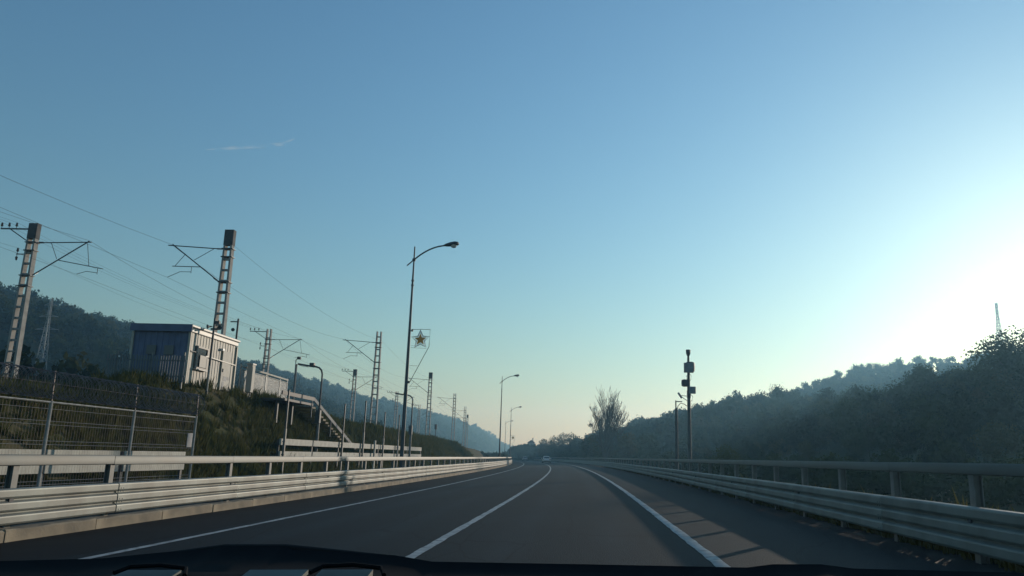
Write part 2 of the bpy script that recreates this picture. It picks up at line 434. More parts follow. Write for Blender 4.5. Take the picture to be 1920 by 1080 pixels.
def sample_grid(G, per_m2_fn, r, jmax=None):
    out = []
    nu, nv = G.shape[:2]
    for i in range(nu - 1):
        for j in range(min(nv - 1, jmax or nv)):
            a, b, c_, d = G[i, j], G[i + 1, j], G[i + 1, j + 1], G[i, j + 1]
            ar = (np.linalg.norm(np.cross(b - a, d - a)) + np.linalg.norm(np.cross(b - c_, d - c_))) / 2
            k = r.poisson(ar * per_m2_fn((a + c_) / 2))
            for _ in range(k):
                u, v = r.random(2)
                out.append((a * (1 - u) + b * u) * (1 - v) + (d * (1 - u) + c_ * u) * v)
    return np.array(out) if out else np.zeros((0, 3))

def off(y): return -max(0., y - S0) ** 2 / (2 * RC)
G_left = hill('hill', LH, lambda P: (min(P[0] + 150, -58 + off(min(P[1], 500) * .9)), P[1] * .88, 1.5), (-220, 60), 8.0, 1)
G_right = hill('hill', RH, lambda P: (float(np.interp(P[1], [90, 240], [25, 13.5])) + off(P[1] * .93), P[1] * .93 - 4, -0.3), (70, 20), 8.6, 2, step=8)
G_far = hill('hill', FR, lambda P: (P[0] * .35, P[1] * .72, 0.0), (120, 300), 7.0, 3, step=10)

# ------------------------------------------------------------------ foliage
def np_mesh(name, V, F, m):
    me = bpy.data.meshes.new(name)
    V = np.asarray(V, np.float32); F = np.asarray(F, np.int32)
    me.vertices.add(len(V)); me.vertices.foreach_set('co', V.ravel())
    me.loops.add(F.size); me.loops.foreach_set('vertex_index', F.ravel())
    me.polygons.add(len(F)); me.polygons.foreach_set('loop_start', np.arange(0, F.size, F.shape[1], dtype=np.int32))
    me.update(calc_edges=True)
    me.materials.append(m)
    return me

def leaves(r, lobes, n, size, jitter=.25):
    """n leaf quads spread through the outer part of the ellipsoid lobes (cx, cy, cz, rx, ry, rz)"""
    L = np.array(lobes, float)
    w = L[:, 3] * L[:, 4] + L[:, 3] * L[:, 5]; w /= w.sum()
    idx = r.choice(len(L), n, p=w)
    d = r.normal(size=(n, 3)); d /= np.linalg.norm(d, axis=1)[:, None]
    rad = np.clip(r.normal(.88, .16, n), .3, 1.25)
    C = L[idx, :3] + d * L[idx, 3:] * rad[:, None]
    nrm = d + r.normal(size=(n, 3)) * .7; nrm /= np.linalg.norm(nrm, axis=1)[:, None]
    u = np.cross(nrm, r.normal(size=(n, 3))); u /= np.linalg.norm(u, axis=1)[:, None]
    v = np.cross(nrm, u)
    s = size * r.uniform(.55, 1.3, n)[:, None]
    a = r.uniform(.5, .9, n)[:, None]
    V = np.stack([C - u * s * .5, C + v * s * .5 * a, C + u * s * .5, C - v * s * .5 * a], 1).reshape(-1, 3)
    F = np.arange(4 * n).reshape(-1, 4)
    return V, F

def lobes_for(r, w, h, n, base=.25):
    out = []
    for i in range(n):
        t = (i + r.random()) / n
        z = h * (base + (1 - base) * t * .86)
        spread = w * .5 * (math.sin(min(1, .25 + t * .75) * math.pi) ** .6) * .75
        a = r.random() * 6.283
        q = spread * math.sqrt(r.random())
        s = w * r.uniform(.17, .30)
        out.append((q * math.cos(a), q * math.sin(a), z, s, s * r.uniform(.8, 1.1), s * r.uniform(.65, .95)))
    return out

def trunk_mb(r, h, rad, w, n_l=5):
    mb = MB()
    top = h * .62
    pts = [(0, 0, -.6), (r.normal() * .06 * h * .3, r.normal() * .02 * h, top * .4), (r.normal() * .04 * h, r.normal() * .04 * h, top)]
    mb.tube(pts, [rad, rad * .75, rad * .35], 7)
    for i in range(n_l):
        a = r.random() * 6.283; z = h * r.uniform(.25, .55); L_ = w * r.uniform(.25, .42)
        p0 = Vector((0, 0, z)); p2 = p0 + Vector((math.cos(a) * L_, math.sin(a) * L_, h * r.uniform(.15, .32)))
        mb.tube([p0, (p0 + p2) / 2 + Vector((0, 0, -.03 * h)), p2], [rad * .45, rad * .3, rad * .1], 5)
    return mb

def forest_variant(seed, w, h, nl, nleaf, size, m):
    r = np.random.default_rng(seed)
    lb = lobes_for(r, w, h, nl)
    V, F = leaves(r, lb, nleaf, size)
    # dark inner cores keep the crown from being see-through everywhere
    Vs, Fs = [V], [F]; b = len(V)
    for l in lb:
        k = np.array([[1, 0, 0], [-1, 0, 0], [0, 1, 0], [0, -1, 0], [0, 0, 1], [0, 0, -1]]) * np.array(l[3:]) * .62 + np.array(l[:3])
        t = [(0, 2, 4), (2, 1, 4), (1, 3, 4), (3, 0, 4), (2, 0, 5), (1, 2, 5), (3, 1, 5), (0, 3, 5)]
        Vs.append(k); Fs.append(np.array([(a + b, c_ + b, d + b, d + b) for a, c_, d in t])); b += 6
    tb = np.array([(-.15, 0, -1), (.15, 0, -1), (.12, 0, h * .5), (-.12, 0, h * .5), (0, -.15, -1), (0, .15, -1), (0, .12, h * .5), (0, -.12, h * .5)])
    Vs.append(tb); Fs.append(np.array([(b, b + 1, b + 2, b + 3), (b + 4, b + 5, b + 6, b + 7)]))
    V = np.concatenate(Vs); F = np.concatenate(Fs)
    me = bpy.data.meshes.new('forest_tree')
    faces = [tuple(dict.fromkeys(f)) for f in F.tolist()]
    me.from_pydata(V.tolist(), [], faces)
    me.materials.append(m)
    return me

def variants(name, meshes):
    c = bpy.data.collections.new(name)
    for i, me in enumerate(meshes):
        c.objects.link(bpy.data.objects.new('%s_%02d' % (name, i), me))
    return c

def scatter(name, P, scl, coll, nvar, label, cat, r, tilt=0.0):
    me = bpy.data.meshes.new(name)
    P = np.asarray(P, np.float32)
    me.vertices.add(len(P)); me.vertices.foreach_set('co', P.ravel())
    def at(nm, ty, arr):
        a = me.attributes.new(nm, ty, 'POINT'); a.data.foreach_set('vector' if ty == 'FLOAT_VECTOR' else 'value', np.asarray(arr).ravel())
    N = len(P)
    s = np.asarray(scl, np.float32)
    at('scl', 'FLOAT_VECTOR', np.stack([s * r.uniform(.85, 1.15, N), s * r.uniform(.85, 1.15, N), s * r.uniform(.85, 1.2, N)], 1).astype(np.float32))
    at('rot', 'FLOAT_VECTOR', np.stack([r.normal(0, tilt + 1e-4, N), r.normal(0, tilt + 1e-4, N), r.uniform(0, 6.283, N)], 1).astype(np.float32))
    at('idx', 'INT', r.integers(0, nvar, N).astype(np.int32))
    o = bpy.data.objects.new(name, me); col.objects.link(o)
    ng = bpy.data.node_groups.new(name, 'GeometryNodeTree')
    ng.interface.new_socket('Geometry', in_out='INPUT', socket_type='NodeSocketGeometry')
    ng.interface.new_socket('Geometry', in_out='OUTPUT', socket_type='NodeSocketGeometry')
    n, l = ng.nodes, ng.links
    gi, go = n.new('NodeGroupInput'), n.new('NodeGroupOutput')
    ip = n.new('GeometryNodeInstanceOnPoints')
    ci = n.new('GeometryNodeCollectionInfo')
    ci.inputs[0].default_value = coll; ci.inputs[1].default_value = True; ci.inputs[2].default_value = True
    def na(nm, ty):
        a = n.new('GeometryNodeInputNamedAttribute'); a.data_type = ty; a.inputs[0].default_value = nm
        return a.outputs[0]
    er = n.new('FunctionNodeEulerToRotation')
    l.new(gi.outputs[0], ip.inputs['Points']); l.new(ci.outputs[0], ip.inputs['Instance'])
    ip.inputs['Pick Instance'].default_value = True
    l.new(na('idx', 'INT'), ip.inputs['Instance Index'])
    l.new(na('rot', 'FLOAT_VECTOR'), er.inputs[0]); l.new(er.outputs[0], ip.inputs['Rotation'])
    l.new(na('scl', 'FLOAT_VECTOR'), ip.inputs['Scale'])
    l.new(ip.outputs[0], go.inputs[0])
    md = o.modifiers.new('scatter', 'NODES'); md.node_group = ng
    return tag(o, label, cat, kind='stuff')

VAR_FAR = variants('far_trees', [forest_variant(100 + i, w, h, nl, 420, .95, MT[m_]) for i, (w, h, nl, m_) in enumerate([(8, 9, 9, 'leaf'), (7, 10, 7, 'leaf_dark'), (9, 9, 11, 'leaf_olive'), (6.5, 8, 8, 'leaf'), (7.4, 9, 12, 'leaf_dark'), (10, 8, 12, 'leaf')])])
VAR_NEAR = variants('near_trees', [forest_variant(120 + i, w, h, nl, 2600, .36, MT[m_]) for i, (w, h, nl, m_) in enumerate([(7, 8, 12, 'leaf'), (6.4, 8.2, 12, 'leaf_dark'), (8.5, 8, 15, 'leaf'), (6.4, 7, 12, 'leaf_olive'), (6.6, 8, 13, 'leaf_dark'), (7, 6.5, 10, 'leaf_dry')])])
VAR_BUSH = variants('bushes', [forest_variant(140 + i, w, h, 8, 900, .22, MT['leaf']) for i, (w, h) in enumerate([(2.6, 2.2), (2.2, 2.6), (3, 2)])])

r = np.random.default_rng(21)
P = sample_grid(G_left, lambda q: .026 if q[1] < 700 else .012, r, 15)
scatter('forest', P, r.uniform(.55, 1.1, len(P)), VAR_FAR, 6, 'dark blue wooded hillside beyond the railway on the left', 'forest', r)
P = sample_grid(G_far, lambda q: .024, r, 15)
scatter('forest', P, r.uniform(.5, .9, len(P)), VAR_FAR, 6, 'distant pale wooded ridge rising behind the right hand slope', 'forest', r)
P = sample_grid(G_right, lambda q: .034, r, 15)
P = P[(np.hypot(P[:, 0], P[:, 1]) < 460)]
far = np.hypot(P[:, 0], P[:, 1]) > 260
grade = np.clip((P[:, 2] + .3) / 9.0, 0, 1)
P_s = r.uniform(.62, 1.05, len(P)) * (.40 + .60 * grade)
scatter('forest', P[~far], P_s[~far], VAR_NEAR, 6, 'dense dark trees covering the slope right of the road', 'forest', r)
scatter('forest', P[far], P_s[far], VAR_FAR, 6, 'tree line where the right slope comes down to the bend', 'forest', r)
# lower tree belt left of the railway
Q = []
for _ in range(650):
    y = r.uniform(40, 520); la = r.uniform(-95, -44)
    Q.append((la + off(y), y, 1.6))
scatter('forest', Q, r.uniform(.45, .85, len(Q)), VAR_FAR, 6, 'low belt of trees just beyond the railway masts', 'forest', r)

# ------------------------------------------------------------------ guardrails
def beam_mesh(L, flip):
    crest_d, t = .075, .006
    prof = [(-.012, .545), (.010, .555)]
    v = .55
    for k in range(3):
        top = .55 - k * .19
        prof += [(crest_d * .70, top - .003), (crest_d * .93, top - .016), (crest_d, top - .034), (crest_d * 1.02, top - .115), (crest_d * .85, top - .140)]
        if k < 2: prof += [(.022, top - .156), (.022, top - .176)]
    prof += [(.0, .55 - 2 * .19 - .158)]
    z0 = prof[-1][1]
    prof = [(a, b - z0) for a, b in prof]
    back = [(a - t, b) for a, b in reversed(prof)]
    poly = prof + back
    sgn = -1 if flip else 1
    mb = MB()
    n = len(prof)
    ys = [0, L]
    vs = [(sgn * a, y, b) for y in ys for a, b in poly]
    m_ = len(poly)
    fs = [(i, (i + 1) % m_, m_ + (i + 1) % m_, m_ + i) for i in range(m_)]
    for o_ in (0, m_):
        fs += [(o_ + i, o_ + i + 1, o_ + m_ - 2 - i, o_ + m_ - 1 - i) for i in range(n - 1)]
    mb.add(vs, fs)
    return mb.mesh('beam', MT['galv'], smooth=False)

def rail_mesh(L, h, flip):
    sgn = -1 if flip else 1
    prof = [(-.04, 0), (.018, 0), (.03, .012), (.03, h - .02), (.016, h), (-.04, h)]
    mb = MB()
    m_ = len(prof)
    mb.add([(sgn * a, y, b) for y in (0, L) for a, b in prof],
           [(i, (i + 1) % m_, m_ + (i + 1) % m_, m_ + i) for i in range(m_)] + [tuple(range(m_)), tuple(range(2 * m_ - 1, m_ - 1, -1))])
    return mb.mesh('top_rail', MT['rail'], smooth=True)

def post_mesh(h):
    mb = MB()                                         # open C channel, the web across the road
    mb.box((0, 0, h / 2), (.09, .012, h)); mb.box((.047, 0, h / 2), (.010, .13, h)); mb.box((-.047, 0, h / 2), (.010, .13, h))
    return mb.mesh('post', MT['galv2'])

def bolt_mesh():
    return MB().lathe([(.026, 0), (.026, .008), (.012, .016)], 6, rot=Matrix.Rotation(R(90), 3, 'Y')).mesh('bolt', MT['steel_dark'])

def guardrail(lat, flip, zb, zr, hr, label, s_from, s_to, skip=()):
    """flip: the beam faces the left (right hand barrier)"""
    side = -1 if flip else 1
    root = empty('guardrail', rp(12, lat), 0, label, 'guardrail')
    org = root.location
    bm_, tm, pm, blt = beam_mesh(5.06, flip), rail_mesh(4.985, hr, flip), post_mesh(zr + hr - .03), bolt_mesh()
    rf = MB().box((side * .012, 0, 0), (.03, .09, .10)).mesh('reflector', MT['boxdark'])
    s = s_from; i = 0
    while s < s_to:
        a, b = rp(s, lat), rp(s + 5, lat)
        rz = math.atan2(-(b.x - a.x), b.y - a.y); rx = math.atan2(b.z - a.z, 5)
        jit = rng.uniform(-.006, .006)
        beam = inst('beam', bm_, root, a + Vector((side * (.007 if i % 2 else 0) + jit * .5, 0, zb + jit)) - org, (rx + rng.uniform(-.001, .001), 0, rz))
        inst('top_rail', tm, root, rp(s, lat - side * .10) + Vector((0, 0, zr + rng.uniform(-.004, .004))) - org, (rx, rng.uniform(-.012, .012), rz))
        if s < 48:
            for yy in (.06, .14):
                for zz in (.06, .20, .25, .39, .44): inst('bolt', blt, beam, (side * (.072 if zz in (.06, .25, .44) else .070), yy, zz), (0, 0, 0 if side > 0 else math.pi), (.55, .55, .55))
        if s < 62:
            for k in range(4):
                for zz in (.118, .302):
                    inst('bolt', blt, beam, (side * .008, .28 + k * 1.25, zz + .045), (0, 0, 0 if side > 0 else math.pi))
        for k in range(2):
            sp = s + 2.5 * k
            if any(abs(sp - q) < .6 for q in skip) or sp > 185: continue
            p = rp(sp, lat - side * .155)
            inst('post', pm, root, p + Vector((0, 0, -.03)) - org, (0, 0, rdir(sp)))
        s += 5; i += 1
    for k in range(22):
        sp = s_from + 4.8 + 7.5 * k
        if sp < s_to: inst('reflector', rf, root, rp(sp, lat + side * .025) + Vector((0, 0, zb + .365)) - org, (0, 0, rdir(sp)))
    return root

guardrail(-8.58, False, .235, 1.10, .17, 'sunlit grey steel guardrail with high top rail along the left kerb', -1, 300, skip=(16.5,))
guardrail(4.62, True, .13, 1.03, .14, 'shaded steel guardrail with high top rail along the right shoulder', -2.3, 300)

# concrete plinth of the left barrier, in 2.2 m stones
kerb = empty('kerb', rp(12, -8.6))
kerb['kind'] = 'structure'
ks = []
for q in range(4):
    mb = MB(); L_ = 2.185; h_ = .185
    prof = [(-.16, -.4), (.16, -.4), (.155, h_ - .02), (.135, h_), (-.16, h_)]
    n_ = 7
    vs = []
    for i in range(n_):
        y = L_ * i / (n_ - 1)
        for j, (a, b) in enumerate(prof):
            vs.append((a + (rng.uniform(-.006, .006) if j in (2, 3) else 0), y, b + (rng.uniform(-.010, .008) if j in (2, 3, 4) else 0)))
    fs = [(i * 5 + j, i * 5 + (j + 1) % 5, (i + 1) * 5 + (j + 1) % 5, (i + 1) * 5 + j) for i in range(n_ - 1) for j in range(5)] + [tuple(range(4, -1, -1)), tuple((n_ - 1) * 5 + j for j in range(5))]
    ks.append(mb.add(vs, fs).mesh('kerb_stone', MT['concrete']))
s = -2.0; i = 0
while s < 300:
    inst('kerb_stone', ks[i % 4], kerb, rp(s, -8.62) + Vector((rng.uniform(-.008, .008), 0, rng.uniform(-.008, .006))) - kerb.location, (0, 0, rdir(s) + rng.uniform(-.002, .002)))
    s += 2.2; i += 1

# ------------------------------------------------------------------ street lamps of the main road
def lamp_root(s, lat, label, star=True, h=12.45, arm=True):
    p = rp(s, lat); base = Vector((p.x, p.y, -.5))
    root = empty('street_lamp', base, 0, label, 'street lamp', 'tall street lamps along the left barrier')
    MB().tube([(0, 0, 0), (0, 0, h * .3), (0, 0, h * .75), (0, 0, h)], [.115, .098, .062, .036], 12).build('pole', MT['pole'], root, True)
    MB().lathe([(.15, 0), (.15, .5), (.12, .55)], 12).build('base_sleeve', MT['pole'], root, True)
    for z in (h - 1.9, h - 2.15): MB().lathe([(.075, 0), (.085, .02), (.085, .06), (.075, .08)], 10, (0, 0, z)).build('collar', MT['pole'], root)
    zj = h - .72
    MB().lathe([(.02, -.09), (.09, -.06), (.1, 0), (.09, .06), (.02, .09)], 10, (0, 0, zj)).build('joint', MT['steel_dark'], root, True)
    pts = []
    for i in range(15):
        t = i / 14; x = -.36 + t * 1.96
        pts.append((x, 0, zj + (.80 * (1 - ((1.75 - x) / 1.75) ** 2)) if x > 0 else zj + x * .9))
    a = MB().tube(pts, [.035] * 3 + [.042] * 12, 8).build('arm', MT['pole'], root, True)
    # cobra head: a tapered shell with a bulging glass underneath
    e = Vector(pts[-1])
    hd = MB(); rings = []
    for t, w_, hh in ((0, .06, .05), (.12, .11, .10), (.35, .17, .15), (.60, .19, .165), (.76, .15, .12), (.82, .04, .04)):
        ring = [(e.x + t - .04, math.cos(k * math.pi / 6) * w_, e.z + .13 * t + math.sin(k * math.pi / 6) * hh * (1 if k <= 6 else .55)) for k in range(12)]
        rings.append(ring)
    vs = [p_ for rg in rings for p_ in rg]
    fs = [(i * 12 + k, i * 12 + (k + 1) % 12, (i + 1) * 12 + (k + 1) % 12, (i + 1) * 12 + k) for i in range(5) for k in range(12)] + [tuple(range(11, -1, -1)), tuple(60 + k for k in range(12))]
    head = hd.add(vs, fs).build('lamp_head', MT['steel_dark'], root, True)
    MB().lathe([(.03, -.14), (.12, -.11), (.16, -.04), (.165, .02)], 12, (e.x + .50, 0, e.z + .02)).build('lamp_glass', MT['lampglass'], head, True)
    return root

def star_poly(ro, ri, cx, cz, rot=0.0):
    return [(cx + (ro if k % 2 == 0 else ri) * math.sin(k * math.pi / 5 + rot), cz + (ro if k % 2 == 0 else ri) * math.cos(k * math.pi / 5 + rot)) for k in range(10)]

def star_frame(root, z_top, label):
    b = root.location
    d = empty('star_decoration', b + Vector((0, 0, z_top)), 0, label, 'star decoration', 'star decorations on the lamp poles')
    fr = MB()
    r_ = .016
    x0 = .11
    fr.tube([(x0, 0, 0), (1.09, 0, .02), (1.08, 0, -.88), (.99, 0, -1.06), (x0 + .05, 0, -2.78)], r_, 6)
    fr.tube([(x0, 0, -.96), (.95, 0, -.98)], .008, 5); fr.tube([(x0, 0, -.86), (.95, 0, -.86)], .006, 5); fr.tube([(x0, 0, -1.9), (.52, 0, -1.9)], .008, 5)
    fr.build('frame', MT['steel_dark'], d)
    MB().box((x0 + .03, 0, -.06), (.10, .08, .10)).build('clamp', MT['steel_dark'], d)
    MB().box((x0 + .02, 0, -2.75), (.08, .08, .12)).build('clamp', MT['steel_dark'], d)
    P_ = star_poly(.50, .235, .60, -.53, -.04); P_.append(P_[0])
    ol = MB()
    ol.tube([(x, 0, z) for x, z in P_], .015, 6, cap=False)
    ol.build('outline_star', MT['steel_dark'], d)
    P2 = star_poly(.435, .195, .60, -.53, -.04); P2.append(P2[0])
    MB().tube([(x, .0, z) for x, z in P2], .022, 6, cap=False).build('rope_light', MT['rope'], d)
    P3 = star_poly(.325, .145, .60, -.53, -.04)
    MB().prism(P3, (1, 0, 0), (0, 0, 1), (0, -.015, 0), (0, .03, 0)).build('star_panel', MT['star'], d)
    return d

l1 = lamp_root(39.4, -8.98, 'nearest tall street lamp, carrying the large star decoration')
l2 = lamp_root(107.8, -9.05, 'tall street lamp second in line along the left barrier')
l3 = lamp_root(179.0, -9.1, 'third tall street lamp, near where the left barrier ends', )
l4 = lamp_root(254.0, -9.15, 'smallest and farthest tall street lamp, between two larger ones')
star_frame(l1, 7.98, 'large gold star in wire frame on the nearest lamp pole')
star_frame(l3, 6.2, 'tiny star decoration on the third lamp pole, seen against sky')

# ------------------------------------------------------------------ railway masts
UNIT = MB().box((0, 0, 0), (1, 1, 1)).mesh('rung', MT['mast'])
def ins_mesh(n=4):
    prof = []
    for k in range(n): prof += [(.022, k * .07), (.06, k * .07 + .02), (.022, k * .07 + .045)]
    return MB().lathe(prof, 8).mesh('insulator', MT['ceramic'], True)
INS = ins_mesh()
PIN = MB().lathe([(.015, 0), (.015, .12), (.06, .12), (.07, .2), (.045, .23), (.06, .27), (.02, .34)], 8).mesh('pin_insulator', MT['ceramic'], True)

def along(o, a, b):
    o.location = a; o.rotation_mode = 'QUATERNION'; o.rotation_quaternion = (Vector(b) - Vector(a)).to_track_quat('Z', 'Y')
    return o

def cantilever(root, H, side, rz):
    """side +1: arm reaches to +X (right), -1 to -X"""
    a = MB(); s = side
    zt, zd = H - 1.08, H - 3.0
    L_ = 3.45
    x0 = .30
    if s > 0:
        a.tube([(s * x0, 0, zt), (s * (L_ + .1), 0, zt + .06)], .030, 6)
        a.tube([(s * (x0 - .02), 0, zd), (s * (L_ - .05), 0, zt + .12)], .034, 6)
        a.tube([(s * 1.72, 0, H - 2.08), (s * 4.45, 0, H - 2.55)], .024, 6)
        a.tube([(s * 1.15, 0, zt), (s * 1.62, 0, H - 2.0)], .017, 5)
        a.tube([(s * 3.32, 0, zt - .02), (s * 3.6, 0, H - 2.40)], .017, 5)
        a.tube([(s * 4.15, 0, H - 2.5), (s * 4.15, 0, H - 2.86)], .017, 5)
        a.tube([(s * 4.15, 0, H - 2.78), (s * 3.5, 0, H - 2.70), (s * 2.95, 0, H - 2.86)], .017, 5)
    else:
        a.tube([(s * x0, 0, zt), (s * (L_ + .15), 0, zt + .20)], .030, 6)
        a.tube([(s * x0, 0, zd), (s * (L_ - .1), 0, zt + .26)], .034, 6)
        a.tube([(s * 1.55, 0, H - 2.13), (s * 3.2, 0, H - 2.10)], .024, 6)
        a.tube([(s * .85, 0, zt + .02), (s * 1.95, 0, H - 1.73)], .017, 5)
        a.tube([(s * 2.5, 0, H - 1.38), (s * 3.05, 0, H - 2.10)], .017, 5)
        a.tube([(s * 2.05, 0, H - 2.12), (s * 2.05, 0, H - 2.5)], .017, 5)
        a.tube([(s * 2.05, 0, H - 2.42), (s * 2.7, 0, H - 2.42), (s * 3.4, 0, H - 2.74)], .017, 5)
    c = a.build('cantilever', MT['steel_dark'], root)
    along(inst('insulator', INS, c), (s * .42, 0, zt + .01), (s * 1.0, 0, zt + .02))
    d = Vector((s * (L_ - .05), 0, zt + .12)) - Vector((s * x0, 0, zd)); d.normalize()
    p = Vector((s * x0, 0, zd)) + d * .2
    along(inst('insulator', INS, c), p, p + d)
    return c

def mast(x, y, top, base, side, label, cap=True, bracket=False, arm=True, rz=0.0):
    H = top - base
    root = empty('railway_mast', (x, y, base), rz, label, 'railway mast', 'concrete masts of the railway line')
    sb, st = .30, .19                                # half spacing of the two chords
    def hs(z): return sb + (st - sb) * z / H
    for s in (-1, 1):
        mb = MB()
        vs = []
        for z, w_ in ((-1.5, .07), (H, .052)):
            cx = s * hs(z)
            vs += [(cx - w_, -.16, z), (cx + w_, -.16, z), (cx + w_, .16, z), (cx - w_, .16, z)]
        mb.add(vs, [(3, 2, 1, 0), (4, 5, 6, 7), (0, 1, 5, 4), (1, 2, 6, 5), (2, 3, 7, 6), (3, 0, 4, 7)])
        mb.build('chord', MT['mast'], root)
    z = .5
    while z < H - .3:
        inst('rung', UNIT, root, (0, 0, z), (0, 0, 0), (2 * hs(z) - .10, .20, .10 if z > 3 else .06))
        z += .62
    if cap: MB().box((0, 0, H - .42), (2 * st + .16, .34, .9)).build('cap', MT['cap'], root, bevel=.01)
    for z in (H - 1.08, H - 3.0, H - 3.6, H - 1.55):
        MB().box((0, 0, z), (2 * hs(z) + .24, .40, .05)).build('clamp_band', MT['steel_dark'], root)
    if arm: cantilever(root, H, side, rz)
    if bracket:
        b = MB().bar((-st, 0, H - .28), (-2.05, 0, H - .26), .07); b.bar((-.22, 0, H - 1.05), (-1.45, 0, H - .30), .05)
        br = b.build('bracket', MT['steel_dark'], root)
        for k in range(3): inst('pin_insulator', PIN, br, (-1.12 - k * .45, 0, H - .24))
        b2 = MB().bar((-.2, 0, H - 1.75), (-.85, 0, H - 1.75), .05).build('bracket', MT['steel_dark'], root)
        inst('pin_insulator', PIN, b2, (-.8, 0, H - 1.72)); inst('pin_insulator', PIN, b2, (-.8, 0, H - 1.78), (math.pi, 0, 0))
    return root

RIGHT = [(-20.1, 40.6, 13.14, True, 'capped concrete mast standing behind the cream cabin'),
         (-20.0, 73.3, 12.60, False, 'open-topped ladder mast just left of the star lamp'),
         (-22.95, 114.7, 12.95, True, 'capped mast directly right of the star lamp pole'),
         (-25.9, 155.2, 13.05, False, 'open-topped mast second right of the star lamp'),
         (-30.1, 197.4, 13.0, False, 'faint open mast third right of the star lamp'),
         (-35.6, 239.0, 13.0, True, 'farthest faint mast on the road side of the railway')]
LEFT = [(-31.2, 39.6, 13.14, True, 'large pale mast at the left edge with side bracket'),
        (-32.1, 75.6, 13.0, False, 'mast with bracket standing behind the cabin side fence'),
        (-34.2, 113.4, 13.0, True, 'capped bracket mast left of the open ladder mast'),
        (-37.4, 153.7, 13.0, False, 'small bracket mast left of the star lamp foot'),
        (-41.5, 195.0, 13.0, False, 'faint bracket mast hidden partly by the star lamp')]
for x, y, t, cp, lb in RIGHT: mast(x, y, t, 2.9, -1, lb, cp, False)
for x, y, t, cp, lb in LEFT: mast(x, y, t, 2.9, 1, lb, cp, True)

# overhead lines
def wire(pts, sag, r_, label, cat='wire', name='overhead_wire'):
    out = []
    for a, b in zip(pts[:-1], pts[1:]):
        a, b = Vector(a), Vector(b)
        for i in range(12):
            t = i / 12; q = a.lerp(b, t); q.z -= sag * 4 * t * (1 - t); out.append(q)
    out.append(Vector(pts[-1]))
    o = MB().tube(out, r_ * .48, 5).build(name, MT['wire'])
    return tag(o, label, cat, 'overhead wires of the railway')
Rp = [(-20.6, -8, 13.1)] + [(a[0], a[1], a[2]) for a in RIGHT]
Lp = [(-31.0, -2, 13.14)] + [(a[0], a[1], a[2]) for a in LEFT]
wire([(x - 3.45, y, z - .82) for x, y, z in Rp], .9, .016, 'carrying wire over the arms of the road-side masts')
wire([(x - 3.4, y, z - 2.76) for x, y, z in Rp], .05, .014, 'contact wire below the arms of the road-side masts')
wire([(x + 3.45, y, z - .95) for x, y, z in Lp], .9, .016, 'carrying wire over the arms of the far-side masts')
wire([(x + 2.95, y, z - 2.88) for x, y, z in Lp], .05, .014, 'contact wire below the arms of the far-side masts')
wire([(x + .34, y, z - .9) for x, y, z in Rp[1:]], .7, .013, 'feeder wire on the road face of the road-side masts')
for k, w_ in enumerate(('inner', 'middle', 'outer')):
    wire([(x - 1.12 - k * .45, y, z + .10) for x, y, z in Lp], .6, .011, '%s wire on the bracket pins of the far-side masts' % w_)
wire([(x - .8, y, z - 1.4) for x, y, z in Lp], .6, .011, 'low signal wire on the far-side masts')
g = MB().tube([(-20.35, 40.6, 11.95), (-23.6, 47.5, 6.6)], .014, 5)
gw = g.build('guy_wire', MT['wire']); tag(gw, 'slanting guy wire with insulators left of the capped cabin mast', 'wire')
for t in (.12, .36, .62):
    q = Vector((-20.35, 40.6, 11.95)).lerp(Vector((-23.6, 47.5, 6.6)), t)
    MB().lathe([(.03, -.11), (.075, -.07), (.075, .07), (.03, .11)], 8, q).build('insulator', MT['ceramic'], gw)

